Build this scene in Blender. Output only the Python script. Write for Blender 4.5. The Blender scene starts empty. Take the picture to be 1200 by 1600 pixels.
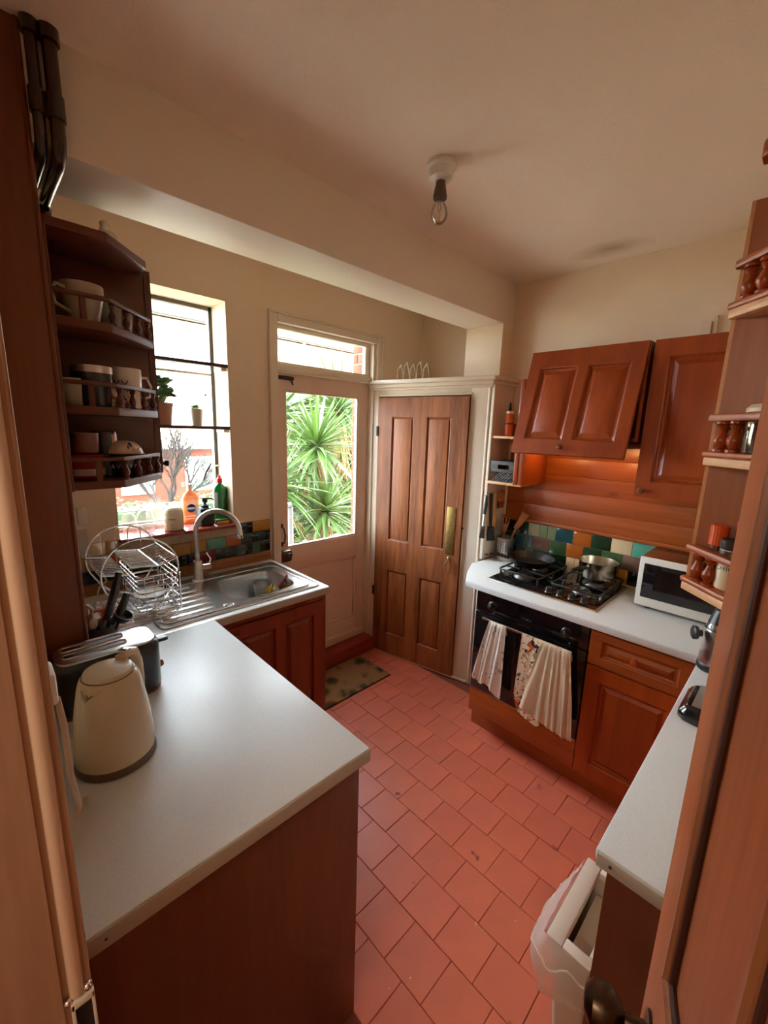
import bpy, bmesh, math, random
from mathutils import Vector, Matrix
random.seed(7)
PI = math.pi
SC = bpy.context.scene
COL = SC.collection

# ------------------------------------------------------------------ camera
EYE = 1.72
def setup_camera():
    f, pitch, roll, yaw = 651.33, math.radians(11.105), math.radians(1.785), math.radians(44.654)
    cp, sp = math.cos(pitch), math.sin(pitch)
    fwd = Vector((math.sin(yaw) * cp, math.cos(yaw) * cp, -sp))
    r0 = Vector((math.cos(yaw), -math.sin(yaw), 0))
    u0 = r0.cross(fwd)
    r = r0 * math.cos(roll) + u0 * math.sin(roll)
    u = -r0 * math.sin(roll) + u0 * math.cos(roll)
    cam = bpy.data.cameras.new('camera')
    cam.sensor_fit = 'HORIZONTAL'; cam.sensor_width = 36.0
    cam.lens = f / 1200 * 36.0
    cam.clip_start = 0.01
    o = bpy.data.objects.new('camera', cam); COL.objects.link(o)
    m = Matrix((r, u, -fwd)).transposed().to_4x4()
    m.translation = (0, 0, EYE)
    o.matrix_world = m
    SC.camera = o
setup_camera()

# ------------------------------------------------------------------ light
SKY = 9.5
def setup_light():
    w = bpy.data.worlds.new('sky'); SC.world = w; w.use_nodes = True
    bg = w.node_tree.nodes['Background']
    bg.inputs[0].default_value = (0.84, 0.95, 1.06, 1); bg.inputs[1].default_value = SKY
    def lamp(name, loc, energy, color, radius):
        l = bpy.data.lights.new(name, 'POINT'); l.energy = energy; l.color = color; l.shadow_soft_size = radius
        o = bpy.data.objects.new(name, l); COL.objects.link(o); o.location = loc
    lamp('hall_fill_light', (-.90, .10, 2.0), 6, (1.0, 0.84, 0.68), 0.2)  # unseen warm fill added behind the camera, no known lamp
    l = bpy.data.lights.new('sun', 'SUN'); l.energy = 3; l.color = (1, .95, .86); l.angle = math.radians(4)
    o = bpy.data.objects.new('sun', l); COL.objects.link(o)
    o.rotation_euler = Vector((.35, .75, -.62)).to_track_quat('-Z', 'Y').to_euler()
setup_light()
vs = SC.view_settings
SC.display_settings.display_device = 'sRGB'
vs.view_transform = 'Standard'; vs.look = 'None'; vs.gamma = 1.0; vs.use_curve_mapping = False
vs.exposure = 1.62
SC.cycles.max_bounces = 10
SC.cycles.diffuse_bounces = 6
SC.cycles.transparent_max_bounces = 16
SC.cycles.sample_clamp_indirect = 6.0
SC.cycles.caustics_reflective = False
SC.cycles.caustics_refractive = False
SC.cycles.use_denoising = True

# ------------------------------------------------------------------ materials
def lin(c):
    return c / 12.92 if c <= 0.04045 else ((c + 0.055) / 1.055) ** 2.4
def C(r, g, b):
    return (lin(r / 255), lin(g / 255), lin(b / 255), 1)
MATS = {}
def newmat(name):
    m = bpy.data.materials.new(name); m.use_nodes = True
    nt = m.node_tree
    return m, nt, nt.nodes['Principled BSDF'], nt.links
def plain(name, col, rough=0.5, metal=0.0, bump=0.0, bscale=80, vary=0.0, vscale=6, coat=0.0, rnd=0.0, spec=0.5, bstretch=(1, 1, 1)):
    """one colour, with fine relief, slight mottling and a per-object shift"""
    if name in MATS: return MATS[name]
    m, nt, p, L = newmat(name)
    p.inputs['Roughness'].default_value = rough; p.inputs['Metallic'].default_value = metal
    p.inputs['Coat Weight'].default_value = coat; p.inputs['Specular IOR Level'].default_value = spec
    p.inputs['Base Color'].default_value = col
    tc = nt.nodes.new('ShaderNodeTexCoord')
    mp = nt.nodes.new('ShaderNodeMapping'); mp.inputs['Scale'].default_value = bstretch
    L.new(tc.outputs['Object'], mp.inputs[0])
    if vary or rnd:
        n = nt.nodes.new('ShaderNodeTexNoise'); n.inputs['Scale'].default_value = vscale; n.inputs['Detail'].default_value = 5
        L.new(mp.outputs[0], n.inputs['Vector'])
        mr = nt.nodes.new('ShaderNodeMapRange'); mr.inputs[1].default_value = .3; mr.inputs[2].default_value = .7
        mr.inputs[3].default_value = 1 - vary; mr.inputs[4].default_value = 1 + vary
        L.new(n.outputs[0], mr.inputs[0])
        oi = nt.nodes.new('ShaderNodeObjectInfo')
        mr2 = nt.nodes.new('ShaderNodeMapRange'); mr2.inputs[3].default_value = 1 - rnd; mr2.inputs[4].default_value = 1 + rnd
        L.new(oi.outputs['Random'], mr2.inputs[0])
        mu = nt.nodes.new('ShaderNodeMath'); mu.operation = 'MULTIPLY'
        L.new(mr.outputs[0], mu.inputs[0]); L.new(mr2.outputs[0], mu.inputs[1])
        hs = nt.nodes.new('ShaderNodeHueSaturation'); hs.inputs['Color'].default_value = col
        L.new(mu.outputs[0], hs.inputs['Value']); L.new(hs.outputs[0], p.inputs['Base Color'])
    if bump:
        n2 = nt.nodes.new('ShaderNodeTexNoise'); n2.inputs['Scale'].default_value = bscale; n2.inputs['Detail'].default_value = 3
        L.new(mp.outputs[0], n2.inputs['Vector'])
        b = nt.nodes.new('ShaderNodeBump'); b.inputs['Strength'].default_value = bump; b.inputs['Distance'].default_value = .004
        L.new(n2.outputs[0], b.inputs['Height']); L.new(b.outputs[0], p.inputs['Normal'])
    MATS[name] = m
    return m
def wood(name, c1, c2, axis='z', rough=0.42, scale=1.0, knots=0.0, rnd=0.08, coat=0.15, knotcol=None):
    """wood with grain running along one axis of the object, and a few knots"""
    if name in MATS: return MATS[name]
    m, nt, p, L = newmat(name)
    p.inputs['Roughness'].default_value = rough; p.inputs['Coat Weight'].default_value = coat; p.inputs['Coat Roughness'].default_value = .3
    tc = nt.nodes.new('ShaderNodeTexCoord'); oi = nt.nodes.new('ShaderNodeObjectInfo')
    ad = nt.nodes.new('ShaderNodeVectorMath'); ad.operation = 'ADD'
    sc = nt.nodes.new('ShaderNodeVectorMath'); sc.operation = 'SCALE'; sc.inputs[0].default_value = (7.3, 5.1, 9.7)
    L.new(oi.outputs['Random'], sc.inputs['Scale']); L.new(tc.outputs['Object'], ad.inputs[0]); L.new(sc.outputs[0], ad.inputs[1])
    def noise(vecscale, s, det, dist=0.0):
        mp = nt.nodes.new('ShaderNodeMapping'); mp.inputs['Scale'].default_value = vecscale
        L.new(ad.outputs[0], mp.inputs[0])
        n = nt.nodes.new('ShaderNodeTexNoise'); n.inputs['Scale'].default_value = s; n.inputs['Detail'].default_value = det
        n.inputs['Distortion'].default_value = dist
        L.new(mp.outputs[0], n.inputs['Vector']); return n
    st = [1, 1, 1]; st['xyz'.index(axis)] = 0.07
    st2 = [1, 1, 1]; st2['xyz'.index(axis)] = 0.25
    n1 = noise(st, 14 * scale, 3, .6); n2 = noise(st, 90 * scale, 4, .2)
    mx = nt.nodes.new('ShaderNodeMath'); mx.operation = 'MULTIPLY_ADD'; mx.inputs[1].default_value = .35
    L.new(n2.outputs[0], mx.inputs[0]); 
    m2 = nt.nodes.new('ShaderNodeMath'); m2.operation = 'MULTIPLY'; m2.inputs[1].default_value = .65
    L.new(n1.outputs[0], m2.inputs[0]); L.new(m2.outputs[0], mx.inputs[2])
    cr = nt.nodes.new('ShaderNodeValToRGB'); cr.color_ramp.elements[0].position = .36; cr.color_ramp.elements[1].position = .64
    cr.color_ramp.elements[0].color = c1; cr.color_ramp.elements[1].color = c2
    L.new(mx.outputs[0], cr.inputs[0])
    out = cr.outputs[0]
    if knots:
        mp = nt.nodes.new('ShaderNodeMapping'); mp.inputs['Scale'].default_value = [s * 1.0 if s == 1 else .45 for s in st]
        L.new(ad.outputs[0], mp.inputs[0])
        v = nt.nodes.new('ShaderNodeTexVoronoi'); v.inputs['Scale'].default_value = 5.0
        L.new(mp.outputs[0], v.inputs['Vector'])
        r = nt.nodes.new('ShaderNodeMapRange'); r.inputs[1].default_value = .03 * knots; r.inputs[2].default_value = .11 * knots
        r.inputs[3].default_value = 1; r.inputs[4].default_value = 0
        L.new(v.outputs['Distance'], r.inputs[0])
        mix = nt.nodes.new('ShaderNodeMix'); mix.data_type = 'RGBA'
        L.new(r.outputs[0], mix.inputs[0]); L.new(out, mix.inputs[6])
        mix.inputs[7].default_value = knotcol or tuple(x * .25 for x in c1[:3]) + (1,)
        out = mix.outputs[2]
    mr2 = nt.nodes.new('ShaderNodeMapRange'); mr2.inputs[3].default_value = 1 - rnd; mr2.inputs[4].default_value = 1 + rnd
    L.new(oi.outputs['Random'], mr2.inputs[0])
    hs = nt.nodes.new('ShaderNodeHueSaturation'); L.new(out, hs.inputs['Color']); L.new(mr2.outputs[0], hs.inputs['Value'])
    L.new(hs.outputs[0], p.inputs['Base Color'])
    b = nt.nodes.new('ShaderNodeBump'); b.inputs['Strength'].default_value = .12; b.inputs['Distance'].default_value = .002
    L.new(n2.outputs[0], b.inputs['Height']); L.new(b.outputs[0], p.inputs['Normal'])
    MATS[name] = m
    return m
def glass(name, tint=(.97, .98, .97, 1), mixf=0.10, rough=0.02, thick=0.0):
    """thin glass: mostly clear, fresnel sheen"""
    if name in MATS: return MATS[name]
    m, nt, p, L = newmat(name)
    nt.nodes.remove(p)
    out = nt.nodes['Material Output']
    t = nt.nodes.new('ShaderNodeBsdfTransparent'); t.inputs[0].default_value = tint
    g = nt.nodes.new('ShaderNodeBsdfGlossy'); g.inputs['Roughness'].default_value = rough
    fr = nt.nodes.new('ShaderNodeLayerWeight'); fr.inputs[0].default_value = .25
    mu = nt.nodes.new('ShaderNodeMath'); mu.operation = 'MULTIPLY_ADD'; mu.inputs[1].default_value = .6; mu.inputs[2].default_value = mixf * .3
    L.new(fr.outputs['Fresnel'], mu.inputs[0])
    mx = nt.nodes.new('ShaderNodeMixShader'); L.new(mu.outputs[0], mx.inputs[0]); L.new(t.outputs[0], mx.inputs[1]); L.new(g.outputs[0], mx.inputs[2])
    L.new(mx.outputs[0], out.inputs[0])
    MATS[name] = m
    return m
def film(name, col, alpha):
    """thin translucent plastic"""
    if name in MATS: return MATS[name]
    m, nt, p, L = newmat(name)
    p.inputs['Base Color'].default_value = col; p.inputs['Alpha'].default_value = alpha; p.inputs['Roughness'].default_value = .35
    MATS[name] = m
    return m
def spotted(name, base, spots, scale=22, rough=.9, thresh=.5):
    """printed cloth: coloured blobs on a base"""
    if name in MATS: return MATS[name]
    m, nt, p, L = newmat(name)
    p.inputs['Roughness'].default_value = rough
    tc = nt.nodes.new('ShaderNodeTexCoord')
    prev = None
    for i, (c, s, th) in enumerate(spots):
        mp = nt.nodes.new('ShaderNodeMapping'); mp.inputs['Location'].default_value = (3.1 * i, 1.7 * i, 2.3 * i)
        L.new(tc.outputs['Object'], mp.inputs[0])
        n = nt.nodes.new('ShaderNodeTexNoise'); n.inputs['Scale'].default_value = s; n.inputs['Detail'].default_value = 2.5; n.inputs['Distortion'].default_value = .8
        L.new(mp.outputs[0], n.inputs['Vector'])
        r = nt.nodes.new('ShaderNodeMapRange'); r.inputs[1].default_value = th; r.inputs[2].default_value = th + .025
        L.new(n.outputs[0], r.inputs[0])
        mix = nt.nodes.new('ShaderNodeMix'); mix.data_type = 'RGBA'
        L.new(r.outputs[0], mix.inputs[0])
        if prev: L.new(prev, mix.inputs[6])
        else: mix.inputs[6].default_value = base
        mix.inputs[7].default_value = c
        prev = mix.outputs[2]
    L.new(prev, p.inputs['Base Color'])
    MATS[name] = m
    return m

def stained_tile(m):
    nt = m.node_tree; L = nt.links; p = nt.nodes['Principled BSDF']
    src = p.inputs['Base Color'].links[0].from_socket
    g = nt.nodes.new('ShaderNodeNewGeometry')
    out = src
    for sc, lo, hi, col in ((9, .735, .765, C(140, 52, 38)), (46, .745, .765, C(226, 180, 160)), (3.2, .48, .72, C(204, 106, 84))):
        n = nt.nodes.new('ShaderNodeTexNoise'); n.inputs['Scale'].default_value = sc; n.inputs['Detail'].default_value = 2; L.new(g.outputs['Position'], n.inputs['Vector'])
        r = nt.nodes.new('ShaderNodeMapRange'); r.inputs[1].default_value = lo; r.inputs[2].default_value = hi; L.new(n.outputs[0], r.inputs[0])
        mx = nt.nodes.new('ShaderNodeMix'); mx.data_type = 'RGBA'; mx.inputs[7].default_value = col
        L.new(r.outputs[0], mx.inputs[0]); L.new(out, mx.inputs[6]); out = mx.outputs[2]
    L.new(out, p.inputs['Base Color'])
WALL = plain('cream_wall_paint', C(232, 212, 186), .75, bump=.10, bscale=120, vary=.03, vscale=2)
WALLTEX = plain('textured_wall_paint', C(234, 212, 182), .7, bump=.55, bscale=70, vary=.03)
REVEAL = plain('window_reveal_plaster', C(232, 212, 184), .7, bump=.45, bscale=60)
BEAMW = plain('beam_gloss_paint', C(238, 226, 208), .45, bump=.10, bscale=40, bstretch=(.12, 1, 1))
CEIL = None
GLOSSW = plain('white_gloss_paint', C(226, 212, 192), .38, vary=.02)
DOORW = plain('ivory_door_paint', C(226, 202, 184), .45, vary=.03, bump=.04, bscale=30)
PINE = wood('varnished_pine', C(134, 50, 6), C(160, 68, 12), 'z', .36, knots=.8)
PINEX = wood('varnished_pine_across', C(142, 64, 16), C(168, 84, 28), 'y', .42, knots=.9)
PINEB = wood('varnished_pine_crosswise', C(150, 66, 22), C(176, 88, 36), 'x', .4, knots=.6)
LIGHTPINE = wood('pale_pine_edge', C(206, 150, 100), C(222, 170, 120), 'x', .5, rnd=.05)
PANELW = wood('dark_pine_panel', C(104, 48, 18), C(122, 60, 24), 'z', .5, knots=1.0)
DARKWOOD = wood('mahogany_laminate', C(104, 56, 36), C(120, 68, 46), 'z', .45, rnd=.04)
REDWOOD = wood('red_stained_door', C(112, 40, 14), C(132, 52, 20), 'z', .4, rnd=.04)
SHELFW = wood('brown_shelf_wood', C(88, 42, 24), C(104, 54, 32), 'x', .45, rnd=.05)
OAK = wood('aged_oak_door', C(114, 60, 26), C(174, 104, 56), 'z', .5, scale=1.3, knots=0, coat=.05, rnd=.05)
LEAFW = wood('stripped_pine_door', C(152, 82, 48), C(182, 106, 64), 'z', .45, rnd=.03, coat=.1)
LEAFD = wood('dark_groove_wood', C(50, 26, 20), C(66, 34, 26), 'z', .45, rnd=.03)
JAMBW = wood('dull_pine_lining', C(160, 126, 102), C(182, 148, 122), 'z', .5, rnd=.03)
BEADW = plain('glossy_bead_painted_glint', C(220, 196, 172), .2, coat=.5)  # pale colour stands in for the window highlight along the bead
STEEL = plain('brushed_steel', (.62, .60, .57, 1), .28, 1.0, bump=.05, bscale=200, bstretch=(1, .05, 1))
CHROME = plain('chrome', (.75, .74, .72, 1), .14, 1.0)
WIRE = plain('chrome_wire', (.68, .68, .67, 1), .2, 1.0)
BRASS = plain('aged_brass', (.40, .27, .09, 1), .42, 1.0, vary=.2, vscale=60, bump=.3, bscale=150)
BRONZE = plain('dark_bronze', (.10, .07, .05, 1), .28, 1.0)
IRON = plain('black_iron', (.012, .012, .012, 1), .5, 0.0)
BLACKP = plain('black_plastic', (.012, .012, .013, 1), .35)
BLACKG = plain('black_glass', (.006, .006, .007, 1), .06, coat=.3)
BLACKM = plain('matt_black', (.018, .018, .02, 1), .55)
WHITEP = plain('white_plastic', C(226, 220, 208), .35)
LAMINATE = plain('speckled_white_laminate', C(208, 210, 209), .42, vary=.07, vscale=380, bump=.03, bscale=300)
LAMEDGE = plain('grey_laminate_edge', C(176, 166, 150), .5, vary=.03)
CREAMK = plain('cream_enamel', C(196, 180, 150), .22, coat=.4)
CERAMIC = plain('white_ceramic', C(226, 218, 204), .18, coat=.3)
GROUT = plain('dark_grout', C(128, 66, 50), .9)
QUARRY = plain('red_quarry_tile', C(208, 108, 80), .40, vary=.08, vscale=7, bump=.10, bscale=22, rnd=.07)
stained_tile(QUARRY)
REDSILL = plain('red_sill_tile', C(150, 62, 48), .3, vary=.08, vscale=14)
STONE = plain('rough_plaster_edge', C(196, 176, 150), .9, bump=.8, bscale=70, vary=.15, vscale=40)
GLASSP = glass('window_glass')
GLASSC = film('clear_tableware', C(236, 238, 236), .30)

def ceiling_material():
    m, nt, p, L = newmat('cream_ceiling_paint')
    p.inputs['Roughness'].default_value = .75
    tc = nt.nodes.new('ShaderNodeTexCoord')
    def blob(loc, rad, sx=1, sy=1):
        mp = nt.nodes.new('ShaderNodeMapping'); mp.vector_type = 'TEXTURE'
        mp.inputs['Location'].default_value = loc; mp.inputs['Scale'].default_value = (sx, sy, 1)
        L.new(tc.outputs['Object'], mp.inputs[0])
        n = nt.nodes.new('ShaderNodeTexNoise'); n.inputs['Scale'].default_value = 9
        L.new(tc.outputs['Object'], n.inputs[0])
        ln = nt.nodes.new('ShaderNodeVectorMath'); ln.operation = 'LENGTH'; L.new(mp.outputs[0], ln.inputs[0])
        s = nt.nodes.new('ShaderNodeMath'); s.operation = 'MULTIPLY_ADD'; s.inputs[1].default_value = .12
        L.new(n.outputs[0], s.inputs[0]); L.new(ln.outputs['Value'], s.inputs[2])
        r = nt.nodes.new('ShaderNodeMapRange'); r.inputs[1].default_value = .05; r.inputs[2].default_value = rad; r.inputs[3].default_value = 1; r.inputs[4].default_value = 0
        L.new(s.outputs[0], r.inputs[0]); return r.outputs[0]
    prev = None
    for out, c, amt in ((blob((2.36, .86, 2.63), .26, .55, 1), C(156, 124, 56), .7),):
        mu = nt.nodes.new('ShaderNodeMath'); mu.operation = 'MULTIPLY'; mu.inputs[1].default_value = amt; L.new(out, mu.inputs[0])
        mix = nt.nodes.new('ShaderNodeMix'); mix.data_type = 'RGBA'; L.new(mu.outputs[0], mix.inputs[0])
        if prev: L.new(prev, mix.inputs[6])
        else: mix.inputs[6].default_value = C(242, 224, 204)
        mix.inputs[7].default_value = c; prev = mix.outputs[2]
    L.new(prev, p.inputs['Base Color'])
    n2 = nt.nodes.new('ShaderNodeTexNoise'); n2.inputs['Scale'].default_value = 130; L.new(tc.outputs['Object'], n2.inputs[0])
    b = nt.nodes.new('ShaderNodeBump'); b.inputs['Strength'].default_value = .5; b.inputs['Distance'].default_value = .003
    L.new(n2.outputs[0], b.inputs['Height']); L.new(b.outputs[0], p.inputs['Normal'])
    return m
CEIL = ceiling_material()

# ------------------------------------------------------------------ geometry helpers
class G:
    """collects vertices and faces in world coordinates"""
    def __init__(s): s.v = []; s.f = []
    def add(s, v, f):
        n = len(s.v); s.v += [tuple(p) for p in v]; s.f += [tuple(i + n for i in q) for q in f]; return s
    def box(s, x0, y0, z0, x1, y1, z1):
        x0, x1 = min(x0, x1), max(x0, x1); y0, y1 = min(y0, y1), max(y0, y1); z0, z1 = min(z0, z1), max(z0, z1)
        v = [(x0, y0, z0), (x1, y0, z0), (x1, y1, z0), (x0, y1, z0), (x0, y0, z1), (x1, y0, z1), (x1, y1, z1), (x0, y1, z1)]
        return s.add(v, [(0, 3, 2, 1), (4, 5, 6, 7), (0, 1, 5, 4), (1, 2, 6, 5), (2, 3, 7, 6), (3, 0, 4, 7)])
    def prism(s, poly, z0, z1):
        n = len(poly)
        a = sum(poly[i][0] * poly[(i + 1) % n][1] - poly[(i + 1) % n][0] * poly[i][1] for i in range(n))
        if a < 0: poly = poly[::-1]
        v = [(p[0], p[1], z0) for p in poly] + [(p[0], p[1], z1) for p in poly]
        f = [tuple(range(n))[::-1], tuple(range(n, 2 * n))] + [(i, (i + 1) % n, n + (i + 1) % n, n + i) for i in range(n)]
        return s.add(v, f)
    def loft(s, rings, cap0=True, cap1=True, closed=True):
        n = len(rings[0]); v = [p for r in rings for p in r]; f = []
        for k in range(len(rings) - 1):
            for i in range(n if closed else n - 1):
                j = (i + 1) % n
                f.append((k * n + i, k * n + j, (k + 1) * n + j, (k + 1) * n + i))
        if cap0: f.append(tuple(range(n))[::-1])
        if cap1: f.append(tuple(range((len(rings) - 1) * n, len(rings) * n)))
        return s.add(v, f)
    def lathe(s, prof, c, n=20, cap0=True, cap1=True, axis=(0, 0, 1)):
        """prof: (radius, height) from bottom to top, about axis through c"""
        ax = Vector(axis).normalized()
        a = ax.orthogonal().normalized() if abs(ax.z) < .999 else Vector((1, 0, 0))
        b = ax.cross(a); c = Vector(c)
        rings = [[c + ax * h + (a * math.cos(2 * PI * i / n) + b * math.sin(2 * PI * i / n)) * max(r, 1e-4) for i in range(n)] for r, h in prof]
        return s.loft(rings, cap0, cap1)
    def cyl(s, p0, p1, r0, r1=None, n=12):
        p0, p1 = Vector(p0), Vector(p1); d = p1 - p0
        return s.lathe([(r0, 0), (r0 if r1 is None else r1, d.length)], p0, n, axis=d)
    def tube(s, path, r, n=8, closed=False):
        P = [Vector(p) for p in path]; m = len(P)
        rad = r if isinstance(r, (list, tuple)) else [r] * m
        t0 = (P[1] - P[0]).normalized(); a = t0.orthogonal().normalized(); rings = []
        for i in range(m):
            if closed: t = (P[(i + 1) % m] - P[i - 1]).normalized()
            else: t = ((P[min(i + 1, m - 1)] - P[max(i - 1, 0)])).normalized()
            a = (a - t * a.dot(t)).normalized(); b = t.cross(a)
            rings.append([P[i] + (a * math.cos(2 * PI * k / n) + b * math.sin(2 * PI * k / n)) * rad[i] for k in range(n)])
        if closed:
            rings.append(rings[0]); return s.loft(rings, False, False)
        return s.loft(rings)
    def ball(s, c, rx, ry=None, rz=None, n=14, m=8):
        ry = rx if ry is None else ry; rz = rx if rz is None else rz
        rings = [[(c[0] + rx * math.sin(PI * k / m) * math.cos(2 * PI * i / n), c[1] + ry * math.sin(PI * k / m) * math.sin(2 * PI * i / n), c[2] - rz * math.cos(PI * k / m)) for i in range(n)] for k in [.12] + list(range(1, m)) + [m - .12]]
        return s.loft(rings)
    def sheet(s, fn, nu, nv):
        """open grid: fn(u, v) with u, v in 0..1"""
        v = [fn(i / nu, j / nv) for j in range(nv + 1) for i in range(nu + 1)]
        f = [(j * (nu + 1) + i, j * (nu + 1) + i + 1, (j + 1) * (nu + 1) + i + 1, (j + 1) * (nu + 1) + i) for j in range(nv) for i in range(nu)]
        return s.add(v, f)
    def xf(s, M):
        s.v = [tuple(M @ Vector(p)) for p in s.v]; return s
    def map(s, fn):
        s.v = [tuple(fn(*p)) for p in s.v]; return s

def build(g, name, bevel=0.0, seg=2, sharp=32, thick=0.0, shift=(0, 0, 0), normals=True):
    me = bpy.data.meshes.new(name)
    sx, sy, sz = shift
    me.from_pydata([(x - sx, y - sy, z - sz) for x, y, z in g.v], [], g.f)
    bm = bmesh.new(); bm.from_mesh(me)
    if normals: bmesh.ops.recalc_face_normals(bm, faces=bm.faces)
    if thick: bmesh.ops.solidify(bm, geom=bm.faces[:], thickness=thick)
    if bevel:
        es = [e for e in bm.edges if len(e.link_faces) == 2 and e.calc_face_angle(0) > .5]
        bmesh.ops.bevel(bm, geom=es, offset=bevel, segments=seg, profile=.5, affect='EDGES', clamp_overlap=True)
    bm.to_mesh(me); bm.free()
    me.shade_smooth(); me.set_sharp_from_angle(angle=math.radians(sharp))
    return me
def tag(o, label=None, cat=None, group=None, kind=None):
    if label: o['label'] = label
    if cat: o['category'] = cat
    if group: o['group'] = group
    if kind: o['kind'] = kind
    return o
def base_of(p):
    while p is not None and p.parent is not None: p = p.parent
    return p.location.copy() if p is not None else Vector((0, 0, 0))
def obj(name, g, m, parent=None, **k):
    """one mesh object; g is in world coordinates"""
    tags = {q: k.pop(q) for q in ('label', 'cat', 'group', 'kind') if q in k}
    me = build(g, name, shift=base_of(parent), **k)
    me.materials.append(m)
    o = bpy.data.objects.new(name, me); COL.objects.link(o)
    if parent is not None: o.parent = parent
    return tag(o, **tags)
def thing(name, label, cat, loc=(0, 0, 0), group=None):
    o = bpy.data.objects.new(name, None); COL.objects.link(o); o.location = loc; o.empty_display_size = .05
    return tag(o, label, cat, group)
def struct(name, g, m, **k):
    return obj(name, g, m, kind='structure', **k)
def dup(root, delta, label=None, rot=None):
    """copy a thing with its parts and their sub-parts"""
    r = root.copy(); COL.objects.link(r); r.location = root.location + Vector(delta)
    if rot is not None: r.rotation_euler = (0, 0, rot)
    if label: r['label'] = label
    for ch in list(root.children):
        c = ch.copy(); COL.objects.link(c); c.parent = r
        for q in list(ch.children):
            d = q.copy(); COL.objects.link(d); d.parent = c
    return r
def place(mesh_obj, parent, loc, rot=(0, 0, 0), scale=None, m=None):
    """another piece sharing mesh data"""
    o = mesh_obj.copy(); COL.objects.link(o); o.parent = parent; o.location = loc; o.rotation_euler = rot
    if scale: o.scale = scale
    return o
def rr(x0, y0, x1, y1, r, n=5):
    """rounded rectangle, counter-clockwise"""
    out = []
    for cx, cy, a in ((x1 - r, y1 - r, 0), (x0 + r, y1 - r, 90), (x0 + r, y0 + r, 180), (x1 - r, y0 + r, 270)):
        for i in range(n + 1):
            t = math.radians(a + 90 * i / n); out.append((cx + r * math.cos(t), cy + r * math.sin(t)))
    return out
def arc(c, r, a0, a1, n, U, V):
    c, U, V = Vector(c), Vector(U), Vector(V)
    return [c + U * r * math.cos(math.radians(a0 + (a1 - a0) * i / n)) + V * r * math.sin(math.radians(a0 + (a1 - a0) * i / n)) for i in range(n + 1)]
def frame_mat(O, U, V, W):
    """local (u, v, w) -> world: u across, v outward, w up"""
    m = Matrix.Identity(4)
    for i, a in enumerate((U, V, W)):
        for j in range(3): m[j][i] = a[j]
    m.translation = O
    return m
def door_geo(w, h, t, panels, depth=.013, lip=.014, field=.020):
    """a framed door in local coordinates with moulded openings; returns (frame, [raised panels])"""
    us = sorted({0, w} | {p[0] for p in panels} | {p[1] for p in panels})
    ws = sorted({0, h} | {p[2] for p in panels} | {p[3] for p in panels})
    g = G(); pts = {}
    def P(u, v, z): return (u, v, z)
    for i in range(len(us) - 1):
        for j in range(len(ws) - 1):
            uc, wc = (us[i] + us[i + 1]) / 2, (ws[j] + ws[j + 1]) / 2
            if any(p[0] < uc < p[1] and p[2] < wc < p[3] for p in panels): continue
            g.add([P(us[i], t, ws[j]), P(us[i + 1], t, ws[j]), P(us[i + 1], t, ws[j + 1]), P(us[i], t, ws[j + 1])], [(0, 1, 2, 3)])
    g.add([(0, 0, 0), (w, 0, 0), (w, 0, h), (0, 0, h), (0, t, 0), (w, t, 0), (w, t, h), (0, t, h)],
          [(0, 3, 2, 1), (0, 1, 5, 4), (1, 2, 6, 5), (2, 3, 7, 6), (3, 0, 4, 7)])
    out = []
    for (a, b, c, d) in panels:
        def ring(k, v): return [(a + k, v, c + k), (b - k, v, c + k), (b - k, v, d - k), (a + k, v, d - k)]
        g.loft([ring(0, t), ring(lip * .35, t - depth * .25), ring(lip * .6, t - depth * .8), ring(lip, t - depth)], False, False)
        g.loft([ring(lip, t - depth), ring(lip * 1.001, t - depth * 1.3)], False, False)
        p = G(); k = lip * .9
        p.loft([ring(k, t - depth * 1.5), ring(k, t - depth), ring(k + .006, t - depth), ring(k + field, t - depth * .35), ring(k + field + .002, t - depth * .30)], True, True)
        out.append(p)
    return g, out
def panelled(parent, M, w, h, t, panels, m, name='door', pname='panel', bevel=.0015, **kw):
    g, ps = door_geo(w, h, t, panels, **kw)
    d = obj(name, g.xf(M), m, parent, sharp=25)
    for p in ps: obj(pname, p.xf(M), m, d, sharp=25)
    return d
def knob_geo(c, axis, r=.014, L=.026):
    return G().lathe([(r * .55, 0), (r * .5, L * .35), (r * .8, L * .5), (r, L * .72), (r * .85, L * .92), (r * .3, L)], c, 14, axis=axis)

# key planes
XH, YB, XL, YR = 2.53, 2.28, 0.034, -0.17      # hob wall, window wall, left wall, wall behind the narrow counter
ZC = 2.63                                       # ceiling
WT = 0.91                                       # worktop height

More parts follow.
